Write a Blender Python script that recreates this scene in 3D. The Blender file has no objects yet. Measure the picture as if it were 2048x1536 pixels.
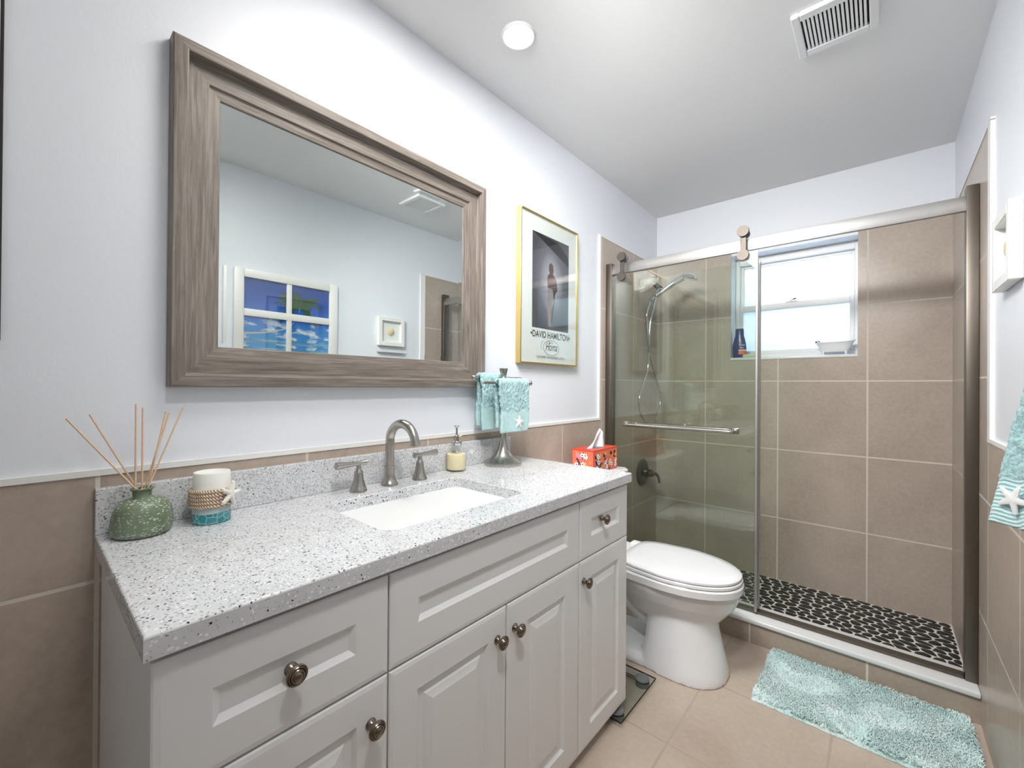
import bpy, bmesh, math, random
from mathutils import Vector, Matrix, noise
random.seed(7)
R = math.radians
PI = math.pi
S = bpy.context.scene
COL = S.collection

# ---------------------------------------------------------------- camera
F_PX, YAW, PIT, ROL = 849.876, 0.7150, 0.0041, 0.0074
CAM = Vector((1.248, -0.1002, 1.185))
fw = Vector((-math.sin(YAW) * math.cos(PIT), math.cos(YAW) * math.cos(PIT), math.sin(PIT)))
rt = Vector((math.cos(YAW), math.sin(YAW), 0))
up = rt.cross(fw)
r2 = rt * math.cos(ROL) + up * math.sin(ROL)
u2 = -rt * math.sin(ROL) + up * math.cos(ROL)
cd = bpy.data.cameras.new('camera')
cd.sensor_width = 36
cd.lens = F_PX / 2048 * 36
cd.clip_start = 0.02
cam = bpy.data.objects.new('camera', cd)
COL.objects.link(cam)
m = Matrix((r2, u2, -fw)).transposed().to_4x4()
m.translation = CAM
cam.matrix_world = m
S.camera = cam

# ---------------------------------------------------------------- world, window daylight, exposure
W = bpy.data.worlds.new('sky')
S.world = W
W.use_nodes = True
bg = W.node_tree.nodes['Background']
bg.inputs[0].default_value = (0.62, 0.78, 1.0, 1)
bg.inputs[1].default_value = 2.2
S.view_settings.view_transform = 'Standard'
S.view_settings.look = 'None'
S.view_settings.gamma = 1
S.view_settings.use_curve_mapping = False
S.view_settings.exposure = 0.60
LAMP = 18.0          # radiance of the recessed ceiling lamps
FILL_DOME = 13.0           # radiance of the added, unseen fill lamp at the ceiling

def area(name, loc, rot, sx, sy, watts, col):
    l = bpy.data.lights.new(name, 'AREA')
    l.shape = 'RECTANGLE'
    l.size, l.size_y, l.energy, l.color = sx, sy, watts, col
    o = bpy.data.objects.new(name, l)
    o.location = loc
    o.rotation_euler = rot
    COL.objects.link(o)
    return o
# open sky outside the bathroom window, shining in through the frosted panes
area('window_daylight', (0.825, 3.60, 2.05), (R(-62), 0, 0), 1.6, 1.2, 165, (0.94, 0.97, 1.0))

def spot(name, loc, aim, watts, deg, radius, col=(1.0, 0.985, 0.965)):
    l = bpy.data.lights.new(name, 'SPOT')
    l.energy, l.spot_size, l.spot_blend, l.shadow_soft_size, l.color = watts, R(deg), 1.0, radius, col
    o = bpy.data.objects.new(name, l)
    o.location = loc
    o.rotation_euler = (Vector(aim) - Vector(loc)).to_track_quat('-Z', 'Y').to_euler()
    COL.objects.link(o)
    return o
# spots added as fill at the ceiling fittings, tilted down the room towards the shower
spot('fill_ceiling_lamp_beam', (0.62, 0.58, 2.35), (0.66, 2.95, 1.12), 140, 112, 0.24)  # soft beam of the added fill lamp, brightens the deep end
spot('downlight_beam', (0.276, 1.04, 2.39), (1.00, 2.40, 0.30), 5, 130, 0.06)
spot('fill_downlight_beam', (1.16, 0.16, 2.39), (0.30, 1.60, 0.80), 50, 116, 0.10)  # from the added downlight, fills cabinet fronts and the far left wall

# ---------------------------------------------------------------- room numbers (metres; x from vanity wall, y along it, z up)
RW, YB, YF, ZC = 1.526, 2.953, -0.95, 2.424
TT = 2.065            # top of the shower tiling
ZT = 0.87             # worktop

# ---------------------------------------------------------------- material helpers
def srgb(r, g, b):
    f = lambda c: (c / 255 / 12.92) if c / 255 <= 0.04045 else ((c / 255 + 0.055) / 1.055) ** 2.4
    return (f(r), f(g), f(b), 1)

class NT:
    def __init__(self, name):
        self.m = bpy.data.materials.new(name)
        self.m.use_nodes = True
        self.t = self.m.node_tree
        self.n = self.t.nodes
        self.b = self.n['Principled BSDF']
        self.out = self.n['Material Output']
    def node(self, kind, **kw):
        x = self.n.new('ShaderNode' + kind)
        for k, v in kw.items():
            setattr(x, k, v)
        return x
    def set(self, node, **kw):
        for k, v in kw.items():
            node.inputs[k.replace('_', ' ')].default_value = v
        return node
    def link(self, a, b):
        self.t.links.new(a, b)
    def coord(self, which='Object', scale=(1, 1, 1), rot=(0, 0, 0)):
        c = self.node('TexCoord')
        mp = self.node('Mapping')
        mp.inputs['Scale'].default_value = scale
        mp.inputs['Rotation'].default_value = rot
        self.link(c.outputs[which], mp.inputs['Vector'])
        return mp.outputs[0]
    def noise(self, vec, scale, detail=4, rough=0.55, dist=0.0):
        x = self.node('TexNoise')
        x.inputs['Scale'].default_value = scale
        x.inputs['Detail'].default_value = detail
        x.inputs['Roughness'].default_value = rough
        x.inputs['Distortion'].default_value = dist
        self.link(vec, x.inputs['Vector'])
        return x.outputs['Fac']
    def ramp(self, fac, stops, interp='LINEAR'):
        x = self.node('ValToRGB')
        cr = x.color_ramp
        cr.interpolation = interp
        while len(cr.elements) < len(stops):
            cr.elements.new(0.5)
        for e, (p, c) in zip(cr.elements, stops):
            e.position = p
            e.color = c if len(c) == 4 else (*c, 1)
        self.link(fac, x.inputs[0])
        return x.outputs[0]
    def mix(self, fac, a, b, mode='MIX'):
        x = self.node('Mix', data_type='RGBA', blend_type=mode)
        for i, v in ((0, fac), (6, a), (7, b)):
            if hasattr(v, 'is_linked'):
                self.link(v, x.inputs[i])
            else:
                x.inputs[i].default_value = v
        return x.outputs[2]
    def math(self, op, a, b=0.0):
        x = self.node('Math', operation=op)
        for i, v in ((0, a), (1, b)):
            if hasattr(v, 'is_linked'):
                self.link(v, x.inputs[i])
            else:
                x.inputs[i].default_value = v
        return x.outputs[0]
    def bump(self, h, strength=0.2, dist=0.002):
        x = self.node('Bump')
        x.inputs['Strength'].default_value = strength
        x.inputs['Distance'].default_value = dist
        self.link(h, x.inputs['Height'])
        self.link(x.outputs[0], self.b.inputs['Normal'])
    def base(self, v):
        if hasattr(v, 'is_linked'):
            self.link(v, self.b.inputs['Base Color'])
        else:
            self.b.inputs['Base Color'].default_value = v
    def pbr(self, rough=0.5, metal=0.0, spec=0.5, coat=0.0):
        self.b.inputs['Roughness'].default_value = rough
        self.b.inputs['Metallic'].default_value = metal
        self.b.inputs['Specular IOR Level'].default_value = spec
        self.b.inputs['Coat Weight'].default_value = coat
        return self

def simple(name, col, rough=0.5, metal=0.0, spec=0.5, coat=0.0, var=0.06, nscale=30, bump=0.0, bscale=200):
    t = NT(name).pbr(rough, metal, spec, coat)
    v = t.coord()
    n = t.noise(v, nscale)
    d = tuple(c * (1 - var) for c in col[:3]) + (1,)
    t.base(t.mix(n, d, col))
    if bump:
        t.bump(t.noise(v, bscale, 3), bump, 0.001)
    return t.m

M = {}
M['paint'] = simple('white_wall_paint', srgb(228, 232, 239), 0.38, var=0.02, nscale=3, bump=0.25, bscale=90)
M['ceiling'] = simple('ceiling_paint', srgb(238, 239, 240), 0.7, var=0.02, nscale=3, bump=0.15, bscale=90)
M['trim'] = simple('white_trim', srgb(232, 232, 230), 0.35, var=0.02)
M['cabinet'] = simple('white_thermofoil', srgb(231, 232, 233), 0.36, var=0.015, nscale=4)
M['ceramic'] = simple('white_ceramic', srgb(232, 234, 237), 0.08, var=0.01, nscale=3, coat=0.3)
M['basin'] = simple('white_basin_ceramic', srgb(252, 253, 255), 0.08, var=0.01, nscale=3, coat=0.3)
M['plastic'] = simple('white_plastic', srgb(232, 233, 234), 0.3, var=0.02)
M['darkgap'] = simple('dark_cavity', srgb(40, 38, 36), 0.8, var=0.1)
M['marble'] = simple('white_marble', srgb(226, 228, 230), 0.2, var=0.10, nscale=7)
M['chrome'] = simple('chrome', srgb(205, 206, 206), 0.12, 1.0, var=0.03)
M['darkchrome'] = simple('dark_chrome', srgb(120, 118, 114), 0.16, 1.0, var=0.1)
M['gold'] = simple('gold_metal', srgb(218, 192, 128), 0.28, 1.0, var=0.08)
M['silverframe'] = simple('dull_metal_edge', srgb(120, 112, 96), 0.3, 1.0, var=0.08)
M['pebble'] = simple('black_pebble', srgb(26, 26, 27), 0.32, var=0.5, nscale=22)
M['grout'] = simple('pale_grout', srgb(228, 226, 220), 0.8, var=0.1)
M['wax'] = simple('white_wax', srgb(236, 236, 230), 0.5, var=0.04)
M['collar'] = simple('pale_aqua_frosted', srgb(186, 204, 204), 0.4, var=0.06)
M['rubber'] = simple('grey_rubber', srgb(112, 116, 118), 0.6, var=0.1)
M['tissue'] = simple('white_tissue', srgb(244, 244, 246), 0.9, var=0.02)
M['mat'] = simple('poster_paper', srgb(226, 230, 226), 0.8, var=0.02)
M['ink'] = simple('black_ink', srgb(42, 42, 46), 0.8, var=0.02)
M['inkgrey'] = simple('grey_ink', srgb(120, 122, 126), 0.8, var=0.02)
M['white'] = simple('white_print', srgb(240, 240, 240), 0.7, var=0.02)
M['navy'] = simple('navy_plastic', srgb(26, 42, 110), 0.25, var=0.1)
M['orange'] = simple('orange_print', srgb(232, 112, 70), 0.4, var=0.05)
M['soapgreen'] = simple('pale_green_soap', srgb(206, 218, 190), 0.4, var=0.06)
M['starfish'] = simple('white_starfish', srgb(238, 236, 228), 0.8, var=0.12, nscale=120, bump=0.4, bscale=400)
M['stitch'] = simple('white_embroidery', srgb(244, 246, 246), 0.9, var=0.1, nscale=300, bump=0.5, bscale=600)
M['shell'] = simple('cream_shell', srgb(226, 208, 170), 0.5, var=0.25, nscale=90)
M['reed'] = simple('rattan_reed', srgb(236, 202, 170), 0.7, var=0.25, nscale=160)
M['rail'] = simple('aluminium_frame', srgb(182, 181, 180), 0.42, 0.85, var=0.06)
M['roller'] = simple('satin_roller_cap', srgb(104, 98, 92), 0.5, 1.0, var=0.12, nscale=200)
M['frond'] = simple('palm_print_green', srgb(66, 104, 48), 0.6, var=0.6, nscale=60)
M['trunk'] = simple('palm_print_trunk', srgb(206, 204, 186), 0.6, var=0.2, nscale=60)
M['red'] = simple('red_card', srgb(214, 70, 46), 0.45, var=0.05)
M['salmon'] = simple('salmon_card', srgb(236, 122, 92), 0.45, var=0.08)
M['inkblue'] = simple('navy_print', srgb(44, 36, 92), 0.45, var=0.05)
M['yellow'] = simple('yellow_print', srgb(238, 196, 86), 0.45, var=0.1)
M['pink'] = simple('pink_print', srgb(236, 150, 160), 0.45, var=0.08)
M['concrete'] = simple('door_paint', srgb(226, 226, 224), 0.4, var=0.02)

def brushed(name, col, rough):
    t = NT(name).pbr(rough, 1.0)
    v = t.coord(scale=(1, 1, 40))
    n = t.noise(v, 40, 3)
    t.base(t.mix(n, tuple(c * 0.8 for c in col[:3]) + (1,), col))
    t.bump(n, 0.03, 0.001)
    return t.m
M['nickel'] = brushed('brushed_nickel', srgb(188, 184, 178), 0.27)
M['knob'] = brushed('antique_nickel', srgb(140, 130, 118), 0.24)
M['post'] = brushed('brushed_steel_post', srgb(122, 115, 107), 0.4)

def tile_mat(name, size, a, b, grout, rough, mortar=0.004):
    t = NT(name).pbr(rough, 0, 0.5)
    uv = t.node('TexCoord').outputs['UV']
    br = t.node('TexBrick')
    br.offset = 0.0
    br.squash = 1.0
    t.set(br, Scale=1.0, Mortar_Size=mortar, Mortar_Smooth=0.1, Brick_Width=size[0], Row_Height=size[1], Bias=0.0)
    br.inputs['Color1'].default_value = (0.0, 0.0, 0.0, 1)
    br.inputs['Color2'].default_value = (1.0, 1.0, 1.0, 1)
    t.link(uv, br.inputs['Vector'])
    ob = t.coord()
    n1 = t.noise(ob, 2.6, 6, 0.6, 0.6)
    n2 = t.noise(ob, 55, 4, 0.6)
    col = t.mix(t.ramp(n1, [(0.28, (0, 0, 0)), (0.72, (1, 1, 1))]), a, b)
    sp = t.mix(0.09, col, t.ramp(n2, [(0.35, (0.1, 0.08, 0.07)), (0.65, (0.6, 0.54, 0.48))]))
    col = t.mix(br.outputs['Fac'], sp, grout)
    t.base(col)
    ro = t.ramp(br.outputs['Fac'], [(0, (rough,) * 3), (1, (0.8,) * 3)])
    t.link(ro, t.b.inputs['Roughness'])
    t.bump(t.math('SUBTRACT', 1.0, br.outputs['Fac']), 0.35, 0.0015)
    return t.m
TA, TB = srgb(166, 151, 138), srgb(190, 176, 163)
GR = srgb(206, 200, 190)
M['tile_wains'] = tile_mat('taupe_wall_tile', (0.4305, 0.4193), TA, TB, GR, 0.32)
M['tile_shower'] = tile_mat('taupe_shower_tile', (0.4223, 0.4193), srgb(168, 154, 142), srgb(188, 175, 163), GR, 0.28)
M['tile_floor'] = tile_mat('taupe_floor_tile', (0.41, 0.41), srgb(176, 160, 145), srgb(202, 187, 172), srgb(176, 162, 148), 0.3)
M['tile_curb'] = tile_mat('taupe_curb_tile', (0.4193, 0.6), srgb(160, 144, 130), srgb(180, 165, 151), GR, 0.35)

def quartz():
    t = NT('speckled_quartz').pbr(0.12, 0, 0.5)
    v = t.coord()
    base = t.mix(t.noise(v, 26, 4), srgb(197, 199, 202), srgb(223, 225, 229))
    def specks(scale, thr, keep, warp=0.5):
        vo = t.node('TexVoronoi')
        vo.inputs['Scale'].default_value = scale
        vo.inputs['Randomness'].default_value = 1.0
        nz = t.node('TexNoise')
        nz.inputs['Scale'].default_value = scale * 1.7
        t.link(v, nz.inputs['Vector'])
        wv = t.node('VectorMath', operation='MULTIPLY_ADD')
        t.link(nz.outputs['Color'], wv.inputs[0])
        wv.inputs[1].default_value = (warp / scale,) * 3
        t.link(v, wv.inputs[2])
        t.link(wv.outputs[0], vo.inputs['Vector'])
        sep = t.node('SeparateColor')
        t.link(vo.outputs['Color'], sep.inputs[0])
        return t.math('MULTIPLY', t.math('LESS_THAN', vo.outputs['Distance'], thr), t.math('GREATER_THAN', sep.outputs[0], keep))
    c = t.mix(specks(260, 0.42, 0.66), base, srgb(166, 166, 166))
    c = t.mix(specks(170, 0.36, 0.80), c, srgb(240, 240, 240))
    c = t.mix(specks(210, 0.30, 0.76), c, srgb(104, 100, 96))
    c = t.mix(specks(135, 0.27, 0.80), c, srgb(40, 36, 34))
    t.base(c)
    return t.m
M['quartz'] = quartz()

def wood():
    t = NT('grey_brown_wood').pbr(0.5, 0, 0.4)
    uv = t.node('TexCoord').outputs['UV']
    mp = t.node('Mapping')
    mp.inputs['Scale'].default_value = (4.0, 90.0, 1)
    t.link(uv, mp.inputs['Vector'])
    n = t.noise(mp.outputs[0], 1.6, 8, 0.62, 0.8)
    mp2 = t.node('Mapping')
    mp2.inputs['Scale'].default_value = (1.5, 26.0, 1)
    t.link(uv, mp2.inputs['Vector'])
    n2 = t.noise(mp2.outputs[0], 1.2, 4, 0.6, 1.5)
    c = t.ramp(n, [(0.3, srgb(78, 71, 65)), (0.5, srgb(130, 121, 113)), (0.7, srgb(174, 165, 157))])
    c2 = t.ramp(n2, [(0.3, srgb(100, 92, 85)), (0.7, srgb(146, 137, 129))])
    t.base(t.mix(0.45, c, c2))
    t.bump(n, 0.15, 0.001)
    return t.m
M['wood'] = wood()

def mirror():
    t = NT('mirror_silver').pbr(0.0, 1.0)
    t.base(srgb(226, 232, 230))
    return t.m
M['mirror'] = mirror()

def thin_glass(name, tint, rough=0.0, ior=1.5):
    t = NT(name)
    t.n.remove(t.b)
    tr = t.node('BsdfTransparent')
    tr.inputs[0].default_value = tint
    gl = t.node('BsdfGlossy')
    gl.inputs['Roughness'].default_value = rough
    gl.inputs[0].default_value = (1, 1, 1, 1)
    fr = t.node('Fresnel')
    ge = t.node('NewGeometry')
    # thin pane: no bending, so leaving the glass reflects as much as entering it
    t.link(t.math('ADD', t.math('MULTIPLY', ge.outputs['Backfacing'], 1 / ior - ior), ior), fr.inputs[0])
    mx = t.node('MixShader')
    t.link(fr.outputs[0], mx.inputs[0])
    t.link(tr.outputs[0], mx.inputs[1])
    t.link(gl.outputs[0], mx.inputs[2])
    t.link(mx.outputs[0], t.out.inputs[0])
    return t.m
M['showerglass'] = thin_glass('shower_glass', (0.945, 0.968, 0.945, 1))
M['pictureglass'] = thin_glass('picture_glass', (0.97, 0.98, 0.98, 1))
M['scaleglass'] = thin_glass('scale_glass', (0.88, 0.91, 0.89, 1))
M['clearglass'] = thin_glass('bottle_glass', (0.97, 0.98, 0.97, 1), 0.02)

def frosted():
    t = NT('frosted_window_glass')
    t.n.remove(t.b)
    v = t.coord(scale=(1, 1, 1))
    vo = t.node('TexVoronoi')
    vo.inputs['Scale'].default_value = 130
    t.link(v, vo.inputs['Vector'])
    bp = t.node('Bump')
    bp.inputs['Strength'].default_value = 0.5
    bp.inputs['Distance'].default_value = 0.002
    t.link(vo.outputs['Distance'], bp.inputs['Height'])
    tl = t.node('BsdfTranslucent')
    n = t.noise(v, 5, 3)
    t.link(t.mix(n, (0.19, 0.215, 0.24, 1), (0.31, 0.335, 0.355, 1)), tl.inputs[0])
    gl = t.node('BsdfGlossy')
    gl.inputs['Roughness'].default_value = 0.3
    mx = t.node('MixShader')
    mx.inputs[0].default_value = 0.08
    t.link(bp.outputs[0], tl.inputs['Normal'])
    t.link(tl.outputs[0], mx.inputs[1])
    t.link(gl.outputs[0], mx.inputs[2])
    t.link(mx.outputs[0], t.out.inputs[0])
    return t.m
M['frosted'] = frosted()

def lamp_mat(name, power):
    t = NT(name)
    t.b.inputs['Emission Color'].default_value = (1.0, 0.96, 0.90, 1)
    t.b.inputs['Emission Strength'].default_value = power
    return t.m
M['lamp'] = lamp_mat('lamp_lens', LAMP)
M['filldome'] = lamp_mat('fill_lamp_dome', FILL_DOME)

def sea_glass():
    t = NT('frosted_green_glass').pbr(0.32, 0, 0.5)
    v = t.coord()
    n = t.noise(t.coord(scale=(1, 1, 2.2)), 34, 5, 0.65, 1.0)
    c = t.mix(t.ramp(t.noise(v, 16, 3), [(0.3, (0, 0, 0)), (0.7, (1, 1, 1))]), srgb(98, 113, 82), srgb(142, 158, 134))
    vo = t.node('TexVoronoi')
    vo.inputs['Scale'].default_value = 150
    t.link(t.coord(scale=(1, 1, 1.8)), vo.inputs['Vector'])
    sp = t.math('MULTIPLY', t.math('LESS_THAN', vo.outputs['Distance'], 0.36), t.math('GREATER_THAN', n, 0.47))
    t.base(t.mix(t.math('MULTIPLY', sp, 0.75), c, srgb(222, 232, 220)))
    t.bump(n, 0.4, 0.002)
    t.b.inputs['Transmission Weight'].default_value = 0.15
    return t.m
M['seaglass'] = sea_glass()

def terry(name, col, bump=1.0, scale=260, weave=False):
    t = NT(name).pbr(0.95, 0, 0.15)
    v = t.coord()
    n = t.noise(v, scale, 4, 0.7)
    if weave:
        w1 = t.node('TexWave', wave_type='BANDS', bands_direction='DIAGONAL')
        w1.inputs['Scale'].default_value = 70
        w1.inputs['Distortion'].default_value = 1.0
        t.link(v, w1.inputs['Vector'])
        n = w1.outputs['Fac']
    nc = n if weave else t.ramp(t.noise(v, 190, 3, 0.6), [(0.38, (0, 0, 0)), (0.6, (1, 1, 1))])
    t.base(t.mix(nc, tuple(c * 0.72 for c in col[:3]) + (1,), tuple(min(1, c * 1.12) for c in col[:3]) + (1,)))
    t.bump(n, bump, 0.003)
    t.b.inputs['Sheen Weight'].default_value = 0.3
    return t.m
M['terry'] = terry('aqua_terry', srgb(178, 216, 220))
M['border'] = terry('aqua_woven_border', srgb(192, 226, 228), 0.5, weave=True)
def rugmat():
    t = NT('aqua_shag').pbr(0.95, 0, 0.1)
    v = t.coord()
    n = t.noise(v, 7, 4, 0.6, 0.8)
    n2 = t.noise(t.coord(scale=(1, 2.2, 1)), 120, 3, 0.7)
    c = t.mix(t.ramp(n, [(0.35, (0, 0, 0)), (0.65, (1, 1, 1))]), srgb(204, 233, 233), srgb(233, 247, 247))
    t.base(t.mix(t.ramp(n2, [(0.32, (0, 0, 0)), (0.5, (1, 1, 1))]), tuple(x * .8 for x in srgb(150, 198, 194)[:3]) + (1,), c))
    t.b.inputs['Sheen Weight'].default_value = 0.3
    return t.m
M['rug'] = rugmat()

def rope():
    t = NT('twisted_rope').pbr(0.85)
    w = t.node('TexWave', wave_type='BANDS', bands_direction='DIAGONAL')
    w.inputs['Scale'].default_value = 90
    t.link(t.coord(), w.inputs['Vector'])
    t.base(t.ramp(w.outputs['Fac'], [(0.05, srgb(130, 100, 78)), (0.5, srgb(222, 198, 172)), (1, srgb(240, 222, 200))]))
    t.bump(w.outputs['Fac'], 0.6, 0.002)
    return t.m
M['rope'] = rope()

def mosaic():
    t = NT('aqua_shell_mosaic').pbr(0.2)
    v = t.coord()
    a = t.node('TexVoronoi', feature='DISTANCE_TO_EDGE')
    b = t.node('TexVoronoi')
    for x in (a, b):
        x.inputs['Scale'].default_value = 62
        t.link(v, x.inputs['Vector'])
    sep = t.node('SeparateColor')
    t.link(b.outputs['Color'], sep.inputs[0])
    c = t.ramp(sep.outputs[0], [(0.0, srgb(34, 122, 134)), (0.5, srgb(76, 158, 166)), (1.0, srgb(30, 140, 146))])
    t.base(t.mix(t.math('LESS_THAN', a.outputs['Distance'], 0.05), c, srgb(150, 192, 194)))
    return t.m
M['mosaic'] = mosaic()

def lotion():
    return simple('yellow_lotion', srgb(253, 240, 198), 0.35, var=0.04)
M['lotion'] = lotion()

def photo_print():
    # soft grey studio picture, abstract
    t = NT('grey_photo_print').pbr(0.7)
    uv = t.node('TexCoord').outputs['UV']
    g = t.node('TexGradient', gradient_type='SPHERICAL')
    mp = t.node('Mapping')
    mp.inputs['Location'].default_value = (-1.0, -0.95, 0)
    mp.inputs['Scale'].default_value = (2.0, 1.9, 1)
    t.link(uv, mp.inputs['Vector'])
    t.link(mp.outputs[0], g.inputs['Vector'])
    n = t.noise(uv, 3.0, 5, 0.6)
    f = t.math('ADD', g.outputs['Fac'], t.math('MULTIPLY', t.math('SUBTRACT', n, 0.5), 0.35))
    t.base(t.ramp(f, [(0.0, srgb(66, 64, 76)), (0.35, srgb(98, 96, 106)), (0.75, srgb(168, 170, 178)), (1.0, srgb(196, 198, 204))]))
    return t.m
M['photo'] = photo_print()
M['figure'] = simple('dark_photo_shape', srgb(84, 52, 48), 0.7, var=0.3, nscale=20)
M['drape'] = simple('pale_photo_shape', srgb(150, 140, 142), 0.7, var=0.2, nscale=20)
M['arch'] = simple('dark_photo_arch', srgb(60, 56, 66), 0.7, var=0.3, nscale=14)

def beach_print():
    t = NT('beach_photo_print').pbr(0.3)
    uv = t.node('TexCoord').outputs['UV']
    sep = t.node('SeparateXYZ')
    t.link(uv, sep.inputs[0])
    v = sep.outputs[1]
    sky = t.ramp(v, [(0.0, srgb(150, 196, 222)), (0.14, srgb(60, 150, 214)), (0.4, srgb(36, 116, 204)), (0.7, srgb(26, 78, 176)), (1.0, srgb(36, 72, 150))])
    mp = t.node('Mapping')
    mp.inputs['Scale'].default_value = (3.0, 5.5, 1)
    t.link(uv, mp.inputs['Vector'])
    cl = t.noise(mp.outputs[0], 1.5, 6, 0.6, 0.4)
    low = t.ramp(v, [(0.30, (1, 1, 1)), (0.52, (0, 0, 0))])
    cloud = t.math('MULTIPLY', t.ramp(cl, [(0.50, (0, 0, 0)), (0.60, (1, 1, 1))]), low)
    c = t.mix(cloud, sky, srgb(228, 232, 236))
    mp2 = t.node('Mapping')
    mp2.inputs['Scale'].default_value = (2.0, 40, 1)
    t.link(uv, mp2.inputs['Vector'])
    wv = t.noise(mp2.outputs[0], 1.2, 4)
    sea = t.ramp(wv, [(0.35, srgb(34, 106, 160)), (0.55, srgb(120, 176, 204)), (0.7, srgb(206, 222, 228))])
    c = t.mix(t.math('LESS_THAN', v, 0.13), c, sea)
    t.base(c)
    return t.m
M['beach'] = beach_print()

# ---------------------------------------------------------------- object helpers
def link(o, parent=None):
    COL.objects.link(o)
    if parent is not None:
        o.parent = parent
        o.matrix_parent_inverse = Matrix()
        if parent.parent is not None:
            pass
    return o

def tag(o, label=None, cat=None, group=None, kind=None):
    if label: o['label'] = label
    if cat: o['category'] = cat
    if group: o['group'] = group
    if kind: o['kind'] = kind
    return o

def world_loc(o):
    v = Vector(o.location)
    p = o.parent
    while p is not None:
        v += Vector(p.location)
        p = p.parent
    return v

def thing(name, loc, label, cat, group=None):
    o = bpy.data.objects.new(name, None)
    o.empty_display_size = 0.05
    o.location = loc
    COL.objects.link(o)
    return tag(o, label, cat, group)

def obj(name, bm, mat, parent=None, smooth=False, label=None, mods=None):
    """bm holds WORLD coordinates; the object is placed so that they stay there."""
    me = bpy.data.meshes.new(name)
    bmesh.ops.recalc_face_normals(bm, faces=bm.faces)
    bm.to_mesh(me)
    bm.free()
    mats = mat if isinstance(mat, (list, tuple)) else [mat]
    for mm in mats:
        me.materials.append(M[mm])
    if smooth:
        for p in me.polygons:
            p.use_smooth = True
        if smooth != 'all':
            me.set_sharp_from_angle(angle=R(smooth if smooth is not True else 40))
    o = bpy.data.objects.new(name, me)
    if parent is not None:
        me.transform(Matrix.Translation(-world_loc(parent)))
    link(o, parent)
    if label: o['label'] = label
    return o

def struct(name, bm, mat, parent=None, smooth=False):
    o = obj(name, bm, mat, parent, smooth)
    if parent is None:
        o['kind'] = 'structure'
    return o

def BM():
    return bmesh.new()

def box(bm, x0, x1, y0, y1, z0, z1, bev=0.0, seg=2, mi=0):
    t = bmesh.new()
    bmesh.ops.create_cube(t, size=1)
    for v in t.verts:
        v.co = Vector(((x0 + x1) / 2 + v.co.x * (x1 - x0), (y0 + y1) / 2 + v.co.y * (y1 - y0), (z0 + z1) / 2 + v.co.z * (z1 - z0)))
    if bev:
        bmesh.ops.bevel(t, geom=t.edges[:], offset=bev, segments=seg, profile=0.5, affect='EDGES')
    merge(bm, t, mi)

def merge(bm, t, mi=0, mat=None):
    mp = {}
    for v in t.verts:
        mp[v] = bm.verts.new(mat @ v.co if mat else v.co)
    uvs = t.loops.layers.uv.active
    uvd = None
    if uvs is not None:
        uvd = bm.loops.layers.uv.verify()
    for f in t.faces:
        try:
            nf = bm.faces.new([mp[v] for v in f.verts])
        except ValueError:
            continue
        nf.material_index = mi
        if uvs is not None:
            for a, b in zip(f.loops, nf.loops):
                b[uvd].uv = a[uvs].uv
    t.free()

def loft(bm, rings, closed=True, cap0=True, cap1=True, mi=0):
    vs = [[bm.verts.new(p) for p in r] for r in rings]
    n = len(rings[0])
    for a, b in zip(vs, vs[1:]):
        for i in range(n if closed else n - 1):
            j = (i + 1) % n
            f = bm.faces.new((a[i], a[j], b[j], b[i]))
            f.material_index = mi
    if cap0:
        bm.faces.new(vs[0][::-1]).material_index = mi
    if cap1:
        bm.faces.new(vs[-1]).material_index = mi
    return vs

def lathe(bm, prof, c=(0, 0, 0), axis='z', seg=32, mi=0, sy=1.0):
    """prof: (radius, height) pairs, revolved about the axis through c."""
    c = Vector(c)
    rings = []
    for r, h in prof:
        ring = []
        r = max(r, 1e-4)
        for i in range(seg):
            a = 2 * PI * i / seg
            p, q = r * math.cos(a), r * math.sin(a) * sy
            if axis == 'z': d = Vector((p, q, h))
            elif axis == 'x': d = Vector((h, p, q))
            elif axis == '-x': d = Vector((-h, p, q))
            else: d = Vector((p, h, q))
            ring.append(c + d)
        rings.append(ring)
    loft(bm, rings, mi=mi)

def smooth_path(pts, n=8):
    pts = [Vector(p) for p in pts]
    if len(pts) < 3:
        return pts
    out = []
    P = [pts[0]] + pts + [pts[-1]]
    for i in range(1, len(P) - 2):
        p0, p1, p2, p3 = P[i - 1:i + 3]
        for k in range(n):
            t = k / n
            out.append(0.5 * ((2 * p1) + (p2 - p0) * t + (2 * p0 - 5 * p1 + 4 * p2 - p3) * t * t + (3 * p1 - p0 - 3 * p2 + p3) * t ** 3))
    out.append(pts[-1])
    return out

def tube(bm, pts, r, seg=12, mi=0, caps=True):
    pts = [Vector(p) for p in pts]
    n = len(pts)
    rr = r if isinstance(r, (list, tuple)) else [r] * n
    rings = []
    nrm = None
    for i, p in enumerate(pts):
        d = (pts[min(i + 1, n - 1)] - pts[max(i - 1, 0)]).normalized()
        if nrm is None:
            ref = Vector((0, 0, 1)) if abs(d.z) < 0.9 else Vector((1, 0, 0))
            nrm = d.cross(ref).normalized()
        nrm = (nrm - d * nrm.dot(d)).normalized()
        b = d.cross(nrm)
        rings.append([p + (nrm * math.cos(2 * PI * k / seg) + b * math.sin(2 * PI * k / seg)) * rr[i] for k in range(seg)])
    loft(bm, rings, cap0=caps, cap1=caps, mi=mi)

def sphere(bm, c, r, seg=16, sc=(1, 1, 1), mi=0):
    t = bmesh.new()
    bmesh.ops.create_uvsphere(t, u_segments=seg, v_segments=seg // 2 + 2, radius=r)
    for v in t.verts:
        v.co = Vector((v.co.x * sc[0], v.co.y * sc[1], v.co.z * sc[2])) + Vector(c)
    merge(bm, t, mi)

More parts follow.
